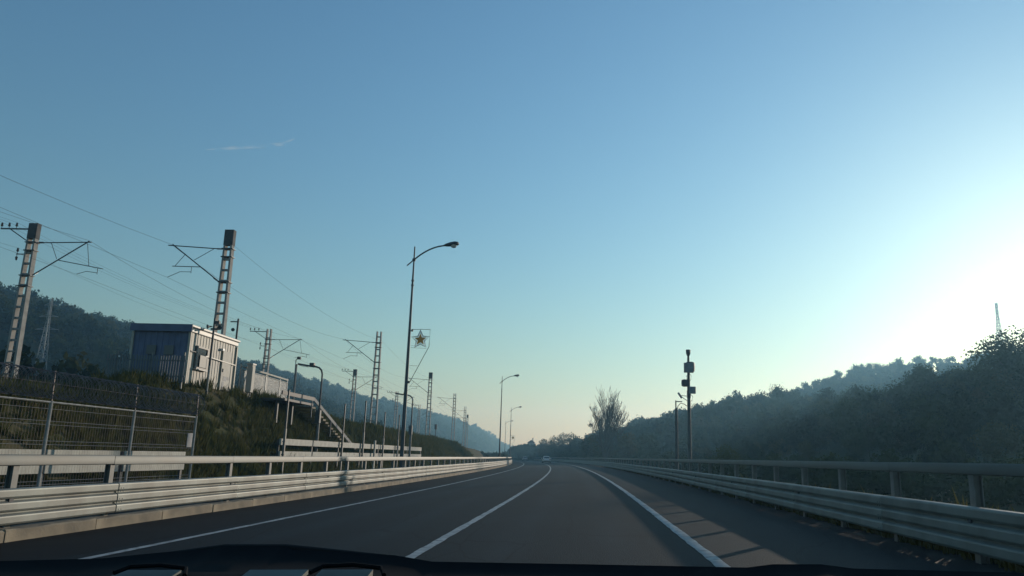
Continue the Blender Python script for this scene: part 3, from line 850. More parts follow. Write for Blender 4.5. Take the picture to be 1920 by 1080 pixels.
# ------------------------------------------------------------------ trackside cabin on the embankment
def cabin():
    X1, X0, Y0, Y1, Z0, Z1 = -17.0, -19.55, 31.75, 36.3, 3.75, 5.98
    root = empty('cabin', (X1, Y0, Z0), 0, 'cream corrugated flat-roofed cabin on top of the embankment', 'cabin')
    w_, d_, h_ = X1 - X0, Y1 - Y0, Z1 - Z0
    def corr(L_, pitch, dep):                         # trapezoid sheet profile along L
        pts = []; x = 0
        while x < L_ - 1e-6:
            for a, b in ((0, 0), (.45, 0), (.55, dep), (.95, dep)):
                if x + a * pitch <= L_: pts.append((x + a * pitch, b))
            x += pitch
        pts.append((L_, 0)); return pts
    def panel(name, org, ax, nrm, L_, m):
        pr = corr(L_, .27, .018)
        A, N = Vector(ax), Vector(nrm); O = Vector(org)
        vs = [O + A * a + N * b + Vector((0, 0, z)) for z in (0, h_) for a, b in pr]
        n_ = len(pr)
        return MB().add(vs, [(i, i + 1, n_ + i + 1, n_ + i) for i in range(n_ - 1)]).build(name, m, root)
    MB().box((-w_ / 2, d_ / 2, h_ / 2 - .02), (w_ - .02, d_ - .02, h_ - .04)).build('core', MT['siding'], root)
    panel('wall', (.0, 0, 0), (0, 1, 0), (1, 0, 0), d_, MT['siding'])
    panel('wall', (-w_, 0, 0), (1, 0, 0), (0, -1, 0), w_, MT['end_shade'])  # end wall of the same siding, its shade painted in
    panel('wall', (-w_, 0, 0), (0, 1, 0), (-1, 0, 0), d_, MT['siding'])
    panel('wall', (-w_, d_, 0), (1, 0, 0), (0, 1, 0), w_, MT['siding'])
    for (x, y) in ((.02, -.02), (-w_ - .02, -.02), (.02, d_ + .02)):
        MB().box((x, y, h_ / 2 - .01), (.10, .10, h_ - .03)).build('corner_trim', MT['siding'], root)
    rf = MB().box((-w_ / 2, d_ / 2, h_ + .10), (w_ + .14, d_ + .14, .20)).build('roof', MT['trim'], root, bevel=.025)
    MB().box((-w_ / 2, d_ / 2, h_ + .262), (w_ + .26, d_ + .26, .12)).build('roof_edge', MT['trim'], rf, bevel=.03)
    MB().box((-w_ / 2, -.145, h_ + .155), (w_ + .26, .02, .32)).build('end_fascia', MT['end_shade'], rf)  # roof end with the same painted shade
    # window with a grille in the lit wall
    wy, wz = 1.10, 1.22
    wn_ = MB(); 
    for y, z, sy, sz in ((wy - .50, wz, .10, 1.0), (wy + .50, wz, .08, 1.0), (wy, wz - .46, .92, .08), (wy, wz + .46, .92, .08)): wn_.box((.06, y, z), (.07, sy, sz))
    win = wn_.build('window', MT['frame'], root)
    MB().box((.045, wy, wz), (.02, .92, .84)).build('pane', MT['glass'], win)
    MB().box((.085, wy + .12, wz - .14), (.03, .60, .52)).build('shutter', MT['grille'], win)
    MB().box((.11, wy - .02, wz - .53), (.12, 1.1, .03)).build('sill', MT['trim'], win)
    # conduit along the wall and a small lamp
    MB().bar((.08, .05, 1.42), (.08, .62, 1.42), .03).build('conduit', MT['steel_dark'], root)
    MB().bar((.08, 1.44, 1.36), (.08, d_ - .1, 1.30), .04).build('conduit', MT['trim'], root)
    lb = MB().box((.10, 2.95, 1.86), (.12, .16, .10)).build('wall_lamp', MT['rope'], root)
    # door with patches at the far end
    dr = MB().box((.055, 3.55, .92), (.05, .90, 1.84)).build('door', MT['shed'], root)
    MB().box((.095, 3.22, .92), (.04, .04, .16)).build('handle', MT['steel_dark'], dr)
    MB().box((.083, 3.5, .55), (.008, .34, .22)).build('patch', MT['box'], dr)
    MB().box((.083, 3.84, .58), (.008, .2, .14)).build('patch', MT['box'], dr)
    MB().box((.083, 3.36, .26), (.008, .2, .30)).build('patch', MT['box'], dr)
    # dark openings in the shaded end
    for x in (-.85, -1.65):
        q = MB().box((x, -.05, 1.42), (.42, .05, .40)).build('vent', MT['frame'], root)
    # plinth down into the grass
    MB().box((-w_ / 2, d_ / 2, -.4), (w_ - .1, d_ - .1, .78)).build('plinth', MT['concrete'], root)
    return root
cabin()

# picket fence in front of the cabin's shaded end
pk = empty('picket_fence', (-18.3, 30.6, 3.7), 0, 'grey picket fence in front of the shaded cabin end', 'fence')
pm = MB().box((0, 0, .55), (.06, .022, 1.1)).mesh('picket', MT['picket'])
for i in range(30):
    inst('picket', pm, pk, (-1.55 + i * .115 + rng.uniform(-.008, .008), 0, rng.uniform(-.02, .02)), (0, rng.uniform(-.015, .015), 0))
for z in (.25, .9): MB().box((.12, .03, z), (3.5, .03, .05)).build('rail', MT['picket'], pk)
for x in (-1.15, .35, 1.75): MB().box((x, .055, .5), (.06, .05, 1.5)).build('post', MT['galv2'], pk)
MB().box((-1.05, -.03, 1.02), (.07, .02, .06)).build('sign_plate', MT['rope'], pk)

# mesh fence and cabinet beyond the cabin
pf = empty('platform_fence', (-17.25, 37.6, 3.55), 0, 'pale mesh panel fence with white handrail right of the cabin', 'fence')
pfL = 6.3
for k, y in enumerate((0.0, 1.1, 3.2, 5.2, pfL)):
    MB().box((0, y, .85 - .01 * y * 2), (.05, .05, 1.75)).build('post', MT['fence'], pf)
for z, th in ((1.62, .085), (1.47, .03), (.30, .05)):
    MB().bar((.02, 0, z), (.02, pfL, z - .10), th).build('rail' if th < .08 else 'handrail', MT['board'], pf)
for a, b in ((0, 1.1), (1.1, 3.2), (3.2, 5.2), (5.2, pfL)):
    w_ = MB(); y = a + .05
    while y < b - .02: w_.box((.0, y, .88 - .016 * y), (.004, .012, 1.14)); y += .035
    q = w_.build('mesh_panel', MT['fence'], pf); q['kind'] = 'stuff'
cb = empty('equipment_cabinet', (-16.95, 38.15, 3.7), 0, 'narrow cream equipment cabinet between the cabin and the mesh fence', 'cabinet')
MB().box((0, 0, .9), (.28, .36, 1.4)).build('body', MT['shed'], cb, bevel=.015)
MB().box((0, 0, 1.63), (.34, .42, .06)).build('lid', MT['trim'], cb)
MB().box((.145, 0, .88), (.012, .30, 1.20)).build('door', MT['shed'], cb)
for y in (-.12, .12): MB().box((0, y, -.1), (.06, .06, .7)).build('leg', MT['galv2'], cb)

# ------------------------------------------------------------------ posts with loudspeakers
def horn(parent, loc, rz):
    h = MB().lathe([(.02, -.09), (.03, -.02), (.035, .03), (.055, .08), (.10, .13), (.105, .14)], 12, rot=Matrix.Rotation(R(100), 3, 'X')).build('horn', MT['boxdark'], parent, True, loc, (0, 0, rz))
    return h
hp = empty('loudspeaker_pole', (-16.55, 32.9, 3.75), 0, 'slim dark pole with loudspeaker horns in front of the cabin wall', 'pole')
MB().tube([(0, 0, -.5), (0, 0, 1.8), (0, 0, 3.05)], [.055, .05, .042], 10).build('post', MT['steel_dark'], hp, True)
MB().tube([(.028, -.03, -.2), (.028, -.03, .9)], .035, 8).build('cable_sleeve', MT['board'], hp, True)
MB().box((.05, 0, 2.55), (.36, .08, .08)).build('bracket', MT['steel_dark'], hp)
horn(hp, (.26, -.02, 2.62), R(30)); horn(hp, (-.16, -.02, 2.66), R(-40))
MB().box((.12, 0, 2.85), (.26, .14, .12)).build('junction_box', MT['boxdark'], hp)
hp2 = empty('loudspeaker_pole', (-20.2, 43.0, 2.9), 0, 'short loudspeaker pole seen above the cabin roof', 'pole')
MB().tube([(0, 0, 0), (0, 0, 5.6)], [.07, .055], 10).build('post', MT['steel_dark'], hp2, True)
horn(hp2, (-.25, 0, 4.95), R(20)); MB().box((-.2, 0, 5.42), (.5, .06, .06)).build('bracket', MT['steel_dark'], hp2)

# ------------------------------------------------------------------ fence with razor wire
def razor_fence():
    X = -12.0; ys = [6.6, 9.95, 13.3, 16.65, 20.0, 23.4]
    gz = -.55
    root = empty('security_fence', (X, ys[0], gz), 0, 'steel mesh fence topped with razor wire coils by the left barrier', 'fence')
    H = 2.63
    pm = MB().tube([(0, 0, -.2), (0, 0, H)], .036, 8).mesh('post', MT['fence'], True)
    for y in ys: inst('post', pm, root, (0, y - ys[0], 0))
    arm = MB().tube([(0, 0, H - .05), (-.02, 0, H + .68)], .018, 6).mesh('coil_arm', MT['razor'])
    for y in ys: inst('coil_arm', arm, root, (0, y - ys[0], 0))
    rail = MB().tube([(0, .03, H - .03), (0, 3.33, H - .03)], .022, 6).mesh('top_rail', MT['fence'])
    hw = MB()
    for z in (.35, .78, .86, 1.22, 1.30, 1.66, 1.74, 2.10, 2.18, 2.45): hw.tube([(0, .03, z), (0, 3.32, z)], .005, 4)
    hm = hw.mesh('wire', MT['fence'])
    vw = MB(); y = .06
    while y < 3.3: vw.box((.008, y, H / 2), (.0025, .0025, H - .15)); y += .1
    vm = vw.mesh('mesh_panel', MT['razor'])
    for a, b in zip(ys[:-1], ys[1:]):
        inst('top_rail', rail, root, (0, a - ys[0], 0))
        m_ = inst('mesh_panel', vm, root, (0, a - ys[0], 0)); m_['kind'] = 'stuff'
        inst('wire', hm, m_)
    # coil
    for a, b in zip(ys[:-1], ys[1:]):
        pts = []; turns = int((b - a) / .10)
        for i in range(turns * 12 + 1):
            t = i / 12; an = 2 * math.pi * t
            rr = .30 * (1 + .05 * math.sin(t * 2.3))
            pts.append((math.cos(an) * rr, a - ys[0] + (b - a) * i / (turns * 12), H + .36 + math.sin(an) * rr))
        MB().tube(pts, .0085, 4).build('razor_coil', MT['razor'], root)
    for z, x in ((.05, 0), (.36, .3), (.66, 0)):
        MB().tube([(x * .9, 0, H + z), (x * .9, ys[-1] - ys[0], H + z)], .005, 4).build('guide_wire', MT['razor'], root)
    MB().box((.03, ys[-1] - ys[0] - .32, 1.9), (.02, .30, .42)).build('notice_plate', MT['box'], root)
razor_fence()

# ------------------------------------------------------------------ pale board barriers of the service road
def boards(x, spans, z_list, hb, gz, label, tilt=0.0):
    root = empty('board_barrier', (x, spans[0][0], gz), 0, label, 'barrier')
    y0 = spans[0][0]
    for a, b in spans:
        for z in z_list:
            xo = off(b) - off(spans[0][0]) if b > 60 else 0
            MB().box((0, (a + b) / 2 - y0, z - gz + tilt * ((a + b) / 2 - y0)), (.05, b - a - .06, hb)).build('board', MT['board'], root)
        MB().box((-.07, a - y0 + .04, (z_list[-1] - gz) / 2), (.08, .12, z_list[-1] - gz + .2)).build('post', MT['steel_dark'], root)
    MB().box((-.07, spans[-1][1] - y0 - .1, (z_list[-1] - gz) / 2), (.08, .12, z_list[-1] - gz + .2)).build('post', MT['steel_dark'], root)
    return root
boards(-13.05, [(8.5, 12.0), (12.0, 15.5), (15.6, 18.1), (18.2, 21.3), (21.5, 25.0)], [.53, .86], .24, -.55, 'pale double board barrier behind the razor wire fence')
boards(-14.2, [(35.9, 40.4), (40.5, 44.9), (45.0, 49.4), (49.5, 53.9), (54.0, 58.4), (58.5, 63.0), (63.1, 68.6)], [.90, 1.49], .30, -.55, 'long pale two-board barrier at the foot of the embankment')
pa = MB().box((0, 0, 1.0), (.10, .20, 2.2)).build('marker_post', MT['board'], None, loc=(-14.0, 52.2, -.2)); tag(pa, 'short stout pale post rising above the two-board barrier', 'post')

# slim posts in front of the embankment
SL = [(-14.05, 36.1, 3.9, 'slim steel post at the near end of the two-board barrier'),
      (-14.05, 45.1, 3.85, 'slim steel post right of the small curved lamp'),
      (-14.05, 49.5, 4.35, 'tallest slim post, in front of the open ladder mast'),
      (-14.05, 54.6, 3.9, 'slim post midway between ladder mast and star lamp'),
      (-14.05, 59.0, 3.95, 'slim post close to the left of the star lamp')]
for x, y, t, lb in SL:
    root = empty('steel_post', (x, y, -.6), 0, lb, 'post', 'slim posts before the embankment')
    MB().box((0, 0, (t + .6) * .30), (.10, .12, (t + .6) * .6)).build('lower_shaft', MT['galv2'], root)
    MB().box((0, 0, (t + .6) * .80), (.07, .09, (t + .6) * .4)).build('upper_shaft', MT['steel_dark'], root)  # pale below, dark above: the post's partial light set in its colours
    MB().box((0, 0, t + .6 + .012), (.10, .12, .025)).build('cap', MT['steel_dark'], root)
    for z in (1.5, 2.1): MB().box((0, -.07, z), (.14, .03, .05)).build('clip', MT['galv2'], root)

# small curved lamps of the service road
def small_lamp(x, y, z0, top, label, sleeve=True):
    H = top - z0
    root = empty('small_lamp', (x, y, z0), 0, label, 'lamp', 'small lamps of the service road')
    MB().tube([(0, 0, 0), (0, 0, H * .58)], [.10, .085], 10).build('lower_pole', MT['galv2'], root, True)
    MB().box((-.02, -.05, H * .56), (.26, .24, .7)).build('switch_box', MT['steel_dark'], root)
    pts = [(0, 0, H * .58), (0, 0, H - .42)] + [(-.42 + .42 * math.cos(a), 0, H - .42 + .42 * math.sin(a)) for a in (R(30), R(60), R(90))] + [(-.62, 0, H + .01)]
    MB().tube(pts, [.06] + [.05] * 5, 8).build('curved_arm', MT['steel_dark'], root, True)
    hd = MB().box((-.98, 0, H + .06), (.92, .24, .09), Matrix.Rotation(R(8), 3, 'Y')).build('lamp_head', MT['steel_dark'], root, bevel=.02)
    MB().box((-.62, 0, H + .13), (.26, .26, .14)).build('driver_box', MT['steel_dark'], hd, bevel=.02)
    MB().box((-1.1, 0, H + .003), (.5, .18, .02), Matrix.Rotation(R(8), 3, 'Y')).build('lamp_glass', MT['lampglass'], hd)
    return root
small_lamp(-14.6, 42.2, -.55, 5.72, 'small curved lamp standing behind the two-board barrier')
small_lamp(-13.5, 60.8, -.55, 5.62, 'small curved lamp half hidden behind the star lamp pole')
pl = empty('platform_lamp', (-17.6, 46.0, 3.2), 0, 'slender platform lamp post left of the small curved lamp', 'lamp')
MB().tube([(0, 0, 0), (0, 0, 3.05)], .075, 8).build('pole', MT['galv2'], pl, True)
MB().tube([(-.06, 0, 2.2), (-.05, 0, 3.3), (.1, 0, 3.42)], .03, 6).build('bent_arm', MT['steel_dark'], pl, True)
MB().box((.14, 0, 3.42), (.24, .16, .14)).build('lamp_head', MT['steel_dark'], pl, bevel=.02)

# ------------------------------------------------------------------ stair down the embankment
st = empty('embankment_stair', (-15.6, 39.0, 3.55), 0, 'grey stair with slanting parapet going down the embankment', 'stair')
def dn(y): return 0 if y < 4.2 else -(y - 4.2) * (3.35 / 11.2)
MB().box((-.35, 2.0, .10), (1.3, 4.3, .12)).build('landing', MT['boxdark'], st)
MB().bar((.30, -.6, .42), (.30, 4.2, .42), .07, .20).build('parapet', MT['boxdark'], st)
MB().bar((.30, 4.2, .42), (.30, 15.2, .42 - 3.3), .07, .20).build('parapet', MT['picket'], st)
for i in range(22):
    y = 4.2 + i * .5
    MB().box((-.35, y + .25, .10 + dn(y + .5)), (1.2, .52, .10)).build('step', MT['concrete'], st)
for y in (3.9, 7.5, 11.0, 14.8):
    MB().box((.30, y, dn(y) - .10), (.06, .06, 1.0)).build('post', MT['picket'], st)
for y in (0.1, 2.2): MB().box((-.2, y, -.5), (.14, .14, 1.2)).build('leg', MT['steel_dark'], st)

# railway signal
sg = empty('railway_signal', (-23.7, 125.0, 2.8), 0, 'small dark railway signal standing beside the distant track', 'signal')
MB().tube([(0, 0, 0), (0, 0, 2.9)], .06, 8).build('post', MT['steel_dark'], sg)
MB().box((0, -.1, 2.5), (.36, .2, .8)).build('head', MT['boxdark'], sg)
MB().box((0, 0, .1), (.4, .4, .3)).build('foot', MT['board'], sg)
for z in (2.3, 2.68): MB().lathe([(.09, 0), (.1, .06), (.1, .14)], 10, (0, -.2, z), Matrix.Rotation(R(90), 3, 'X')).build('lens_hood', MT['steel_dark'], sg)

# ------------------------------------------------------------------ camera pole and short lamp on the right
cp = empty('camera_pole', (6.86, 52.0, -.4), 0, 'tall pole with cameras and equipment boxes beyond the right guardrail', 'pole')
def z_(z): return z + .4
MB().tube([(0, 0, 0), (0, 0, z_(5.0)), (0, 0, z_(8.0))], [.13, .11, .075], 12).build('mast', MT['steel_dark'], cp, True)
MB().box((0, -.02, z_(1.7)), (.20, .16, 1.0)).build('cable_cover', MT['steel_dark'], cp)
MB().lathe([(.05, 0), (.055, .10), (.135, .30), (.15, .36), (.15, .56), (.14, .58)], 6, (0, 0, z_(7.92))).build('top_antenna', MT['boxdark'], cp)
b1 = MB().box((0, -.14, z_(7.28)), (.62, .22, .64)).build('upper_cabinet', MT['box'], cp, bevel=.02)
MB().lathe([(.22, -.3), (.30, -.28), (.32, .0), (.30, .28), (.22, .33)], 10, (.12, .12, z_(7.36))).build('radome', MT['boxdark'], b1, True)
MB().box((0, -.255, z_(7.28)), (.56, .01, .58)).build('cabinet_door', MT['box'], b1)
b2 = MB().lathe([(.08, -.24), (.20, -.20), (.22, 0), (.20, .20), (.08, .24)], 10, (-.26, 0, z_(6.28))).build('side_camera', MT['boxdark'], cp, True)
MB().box((-.10, 0, z_(6.28)), (.24, .2, .46)).build('camera_mount', MT['boxdark'], cp)
MB().box((.22, -.08, z_(5.82)), (.42, .22, .46)).build('lower_cabinet', MT['box'], cp, bevel=.02)
MB().box((0, 0, z_(5.55)), (.22, .22, .5)).build('clamp', MT['boxdark'], cp)
MB().tube([(0, 0, z_(5.42)), (-.45, 0, z_(5.45)), (-.55, 0, z_(5.40))], .022, 6).build('camera_arm', MT['steel_dark'], cp)
MB().tube([(0, 0, z_(5.05)), (-.30, 0, z_(5.25)), (-.52, 0, z_(5.42))], .020, 6).build('arm_brace', MT['steel_dark'], cp)
MB().tube([(-.66, .1, z_(5.62)), (-.50, -.2, z_(5.30))], .07, 8).build('camera_body', MT['box'], cp, True)
for k, (x, z) in enumerate(((.16, 6.75), (-.14, 6.72), (.24, 5.4))):
    MB().tube([(0, -.08, z_(z + .25)), (x, -.1, z_(z)), (x * .8, -.1, z_(z - .25)), (0, -.08, z_(z - .4))], .014, 5).build('cable_loop', MT['rubber'], cp)
sl = empty('short_lamp', (5.95, 51.2, -.4), 0, 'short dark lamp post left of the camera pole', 'lamp')
MB().tube([(0, 0, 0), (0, 0, z_(4.55))], [.10, .09], 10).build('pole', MT['steel_dark'], sl, True)
MB().box((-.03, 0, z_(4.75)), (.07, .07, .62)).build('upper_pole', MT['steel_dark'], sl)
MB().box((.17, 0, z_(5.0)), (.40, .10, .06)).build('lamp_head', MT['box'], sl)
MB().tube([(.04, 0, z_(4.4)), (.10, 0, z_(4.7)), (.28, 0, z_(4.9)), (.50, 0, z_(4.85)), (.86, .3, z_(4.65))], .022, 6).build('curved_cable_arm', MT['steel_dark'], sl)

# ------------------------------------------------------------------ trees one can tell apart
def leafy_tree(name, loc, w, h, nl, nleaf, size, seed, label, rad=.2, lob=None, m='leaf', cat='tree', group='trees right of the road'):
    r = np.random.default_rng(seed)
    root = empty(name, loc, 0, label, cat, group)
    lb = lob or lobes_for(r, w, h, nl, .3)
    V, F = leaves(r, lb, nleaf, size)
    inst('crown', np_mesh('crown', V, F, MT[m]), root)
    trunk_mb(r, h, rad, w).build('trunk', MT['bark'], root, True)
    return root

def bare_tree():
    r = random.Random(4)
    root = empty('bare_tree', (4.3, 150.0, -.3), 0, 'tall leafless tree with many upright limbs beside the right barrier', 'tree')
    limbs, twigs = MB(), MB()
    tips = []
    def grow(p, d, L_, rad, depth):
        n_ = 4; pts = [p]; q = p; dd = d.copy()
        for i in range(n_):
            dd = (dd + Vector((r.uniform(-.13, .13), r.uniform(-.13, .13), .07 + .02 * depth))).normalized()
            q = q + dd * L_ / n_; pts.append(q)
        rs = [max(rad * (1 - .7 * i / n_), .024) for i in range(n_ + 1)]
        (limbs if rad > .05 else twigs).tube(pts, rs, 6 if rad > .05 else 4)
        if depth >= 4 or L_ < .5:
            tips.append(q); return
        for i in range(r.choice((4, 5, 6))):
            k = r.randint(1, n_)
            a = r.uniform(0, 6.283); sp = r.uniform(.35, .95)
            nd = (dd + Vector((math.cos(a) * sp, math.sin(a) * sp, .12))).normalized()
            grow(pts[k], nd, L_ * r.uniform(.42, .68), max(rs[k] * .55, .026), depth + 1)
    for x, tilt, L_, rad in ((-1.0, -.13, 7.8, .20), (-.35, -.02, 10.2, .23), (.25, .03, 10.6, .22), (.75, .10, 9.0, .20), (1.2, .24, 7.8, .18), (-.1, .12, 8.0, .17), (-.7, -.34, 5.4, .12), (1.0, .42, 6.2, .12), (.1, -.07, 9.4, .17), (.4, .17, 9.0, .16), (-.5, -.2, 7.6, .15)):
        grow(Vector((x * .28, r.uniform(-.3, .3), 1.7)), Vector((tilt * 1.6, r.uniform(-.2, .2), 1)).normalized(), L_ * .72, rad * 1.35, 1)
    MB().tube([(0, 0, -.6), (0, 0, 1.2), (.05, 0, 2.4)], [.55, .48, .35], 10).build('trunk', MT['bark'], root, True)
    limbs.build('limb', MT['bark'], root, True)
    t = twigs.build('twigs', MT['bark'], root); t['kind'] = 'stuff'
    rr = np.random.default_rng(8)
    lb = [(-2.6, 0, 5.2, .9, .8, .7), (-2.3, .3, 4.2, 1.0, .9, .8), (2.4, 0, 5.6, .8, .8, .9), (2.8, .2, 4.6, 1.0, .9, .8), (-3.0, 0, 7.6, .5, .5, .3), (-1.6, 0, 3.2, 1.3, 1, 1), (1.6, 0, 3.2, 1.4, 1, 1)]
    V, F = leaves(rr, lb, 1500, .26)
    inst('leaf_sprays', np_mesh('leaf_sprays', V, F, MT['leaf_dry']), root)
bare_tree()

leafy_tree('broad_tree', (-6.6, 258, -.3), 10, 9.0, 10, 3800, .42, 31, 'round-headed tree with two crowns at the bend',
           lob=[(-2.6, 0, 6.4, 2.0, 2, 1.8), (.2, 0, 7.3, 2.0, 2, 1.9), (2.9, 0, 7.6, 1.6, 1.6, 1.8), (-3.8, 0, 5.0, 1.6, 1.6, 1.5), (1.2, 0, 5.2, 2.8, 2, 2), (-1.4, 0, 4.2, 3, 2, 2), (3.4, 0, 4.4, 2, 2, 2.2)])
leafy_tree('small_tree', (-14.6, 295, -.3), 6, 7.3, 7, 1800, .45, 32, 'small pointed tree left of the round-headed tree at the bend', m='leaf_dry')
leafy_tree('oak_tree', (54.5, 103.0, 8.0), 10.5, 10.4, 16, 7500, .36, 33, 'big rounded tree on the skyline at the right edge', .3)
leafy_tree('scrub_tree', (1.0, 165, -.3), 5, 5.6, 8, 2600, .30, 34, 'bushy tree left of the bare tree foot')
leafy_tree('scrub_tree', (8.6, 152, -.3), 6, 6.4, 9, 2800, .30, 35, 'bushy tree just right of the bare tree', m='leaf_dry')
leafy_tree('scrub_tree', (12.2, 150, -.3), 6, 6.0, 9, 2600, .30, 36, 'low dark tree further right of the bare tree')
leafy_tree('shrub', (10.2, 58.0, -.5), 4.2, 2.6, 9, 2600, .16, 37, 'dark shrub right of the camera pole foot', .06, cat='shrub')
leafy_tree('shrub', (3.9, 168, -.3), 5, 4.0, 8, 1900, .28, 38, 'low shrub under the bare tree limbs', .08, cat='shrub')

# hedges and scrub along the right verge, tufts on the verge and the embankment
r = np.random.default_rng(44)
Q, S_ = [], []
for _ in range(420):
    s_ = r.uniform(30, 420); la = r.uniform(14, 22) if s_ < 150 else r.uniform(9, 15)
    p = rp(s_, la); Q.append((p.x, p.y, -.55)); S_.append(r.uniform(.45, 1.1) * (1.0 if s_ < 130 else 1.5))
scatter('scrub', Q, S_, VAR_BUSH, 3, 'low scrub along the foot of the right slope', 'scrub', r)
Q, S_ = [], []
for _ in range(160):
    s_ = r.uniform(175, 420); la = r.uniform(-17, -10.5)
    p = rp(s_, la); Q.append((p.x, p.y, -.4)); S_.append(r.uniform(.5, .95))
scatter('scrub', Q, S_, VAR_BUSH, 3, 'dark bushes beyond the far end of the left barrier', 'scrub', r)

def tuft(seed, n, h, w):
    r = np.random.default_rng(seed)
    V, F = [], []
    for i in range(n):
        a = r.uniform(0, 6.283); b = r.uniform(0, 6.283); q = r.uniform(0, w * .5)
        x, y = q * math.cos(a), q * math.sin(a)
        hh = h * r.uniform(.5, 1.1); lean = r.uniform(.1, .55) * hh
        wd = h * .045
        dx, dy = math.cos(b) * wd, math.sin(b) * wd
        lx, ly = math.cos(a) * lean, math.sin(a) * lean
        k = len(V)
        V += [(x - dx, y - dy, -.03), (x + dx, y + dy, -.03), (x + lx * .45 + dx * .7, y + ly * .45 + dy * .7, hh * .65), (x + lx * .45 - dx * .7, y + ly * .45 - dy * .7, hh * .65), (x + lx, y + ly, hh)]
        F += [(k, k + 1, k + 2, k + 3), (k + 3, k + 2, k + 4)]
    me = bpy.data.meshes.new('tuft'); me.from_pydata(V, [], F)
    return me
def tufts(name, m, specs):
    ms = []
    for i, sp in enumerate(specs):
        me = tuft(200 + i, *sp); me.materials.append(m); ms.append(me)
    return variants(name, ms)
TG = tufts('grass_tufts', MT['grass'], [(16, .32, .35), (14, .42, .3), (20, .25, .4)])
TW = tufts('weed_tufts', MT['weed'], [(14, .6, .4), (12, .8, .35), (16, .45, .5)])
Q, S_ = [], []
while len(Q) < 18000:
    s_ = 5 + 125 * r.random() ** 1.4; la = r.uniform(-19, -13.1)
    if r.random() > .35 + .65 * (n2(la * .9, s_ * .35) > -.25): continue
    p = ground_at(s_, la); Q.append(p); S_.append(r.uniform(.5, 1.25) * (1 + s_ / 160))
scatter('grass', Q, S_, TG, 3, 'dark rough grass on the railway embankment slope', 'grass', r, .12)
Q, S_ = [], []
while len(Q) < 3500:
    s_ = 4 + 90 * r.random() ** 1.7; la = 5.5 + 5 * r.random() ** 1.3
    p = ground_at(s_, la); Q.append(p); S_.append(r.uniform(.35, .9))
while len(Q) < 9000:  # denser tufts added under the beam to shade the bright ground strip
    s_ = 2 + 100 * r.random() ** 1.5; la = 4.82 + 1.6 * r.random() ** 1.4
    p = rp(s_, la); Q.append((p.x, p.y, min(p.z, ground_at(s_, max(la, 5.0)).z + .02))); S_.append(r.uniform(.25, .6))
scatter('weeds', Q, S_, TW, 3, 'yellow green weeds behind the right guardrail, with added tufts shading its foot', 'weeds', r, .12)
Q, S_ = [], []
while len(Q) < 1800:
    s_ = 5 + 75 * r.random() ** 1.3; la = r.uniform(-13.4, -12.9) if r.random() < .5 else r.uniform(-9.35, -8.95)
    p = ground_at(s_, la); Q.append(p); S_.append(r.uniform(.35, .8))
scatter('weeds', Q, S_, TG, 3, 'grass edges of the service road behind the left barrier', 'weeds', r, .12)

# ------------------------------------------------------------------ far bank and house at the bend
bk = MB()
ctr = [(-33, 322, .2), (-29.5, 324, 3.2), (-25, 326, 4.6), (-18, 330, 4.9), (-10, 336, 5.0), (0, 345, 4.6), (8, 356, 3)]
rows = []
for x, y, z in ctr: rows.append([(x - 1, y - 7, -.8), (x, y - 3.5, z * .55), (x, y, z), (x + 1, y + 8, z), (x + 2, y + 22, -.8)])
bk.add([p for rw in rows for p in rw], [(i * 5 + j, i * 5 + j + 1, (i + 1) * 5 + j + 1, (i + 1) * 5 + j) for i in range(len(rows) - 1) for j in range(4)])
bk.build('bank', MT['hill'], smooth=True)['kind'] = 'structure'
Q = []
for _ in range(420):
    t = r.uniform(0, len(ctr) - 1.001); i = int(t); f_ = t - i
    x, y, z = [ctr[i][k] * (1 - f_) + ctr[i + 1][k] * f_ for k in range(3)]
    d_ = r.uniform(-7, 4); Q.append((x, y + d_, max(-.6, z * (1 if d_ > 0 else 1 + d_ / 7.5)) - .5))
scatter('scrub', Q, r.uniform(.45, .8, len(Q)), VAR_BUSH, 3, 'dark hedge covering the bank at the bend', 'scrub', r)
hs = empty('house', (-22.3, 338, 4.4), R(12), 'small beige house on the bank where the road bends', 'house')
MB().box((0, 0, 1.2), (2.6, 3, 2.4)).build('wall', MT['wall'], hs)
rf = MB().prism([(-1.6, 0), (1.6, 0), (0, 1.1)], (1, 0, 0), (0, 0, 1), (0, -1.7, 2.4), (0, 3.4, 0)).build('roof', MT['roof'], hs)
MB().box((.7, 0, 3.6), (.4, .4, 1.8)).build('chimney', MT['wall'], rf)
w_ = MB().box((0, -1.51, 1.3), (.8, .04, .9)).build('window', MT['frame'], hs)
MB().box((0, -1.54, 1.3), (.66, .03, .76)).build('pane', MT['glass'], w_)

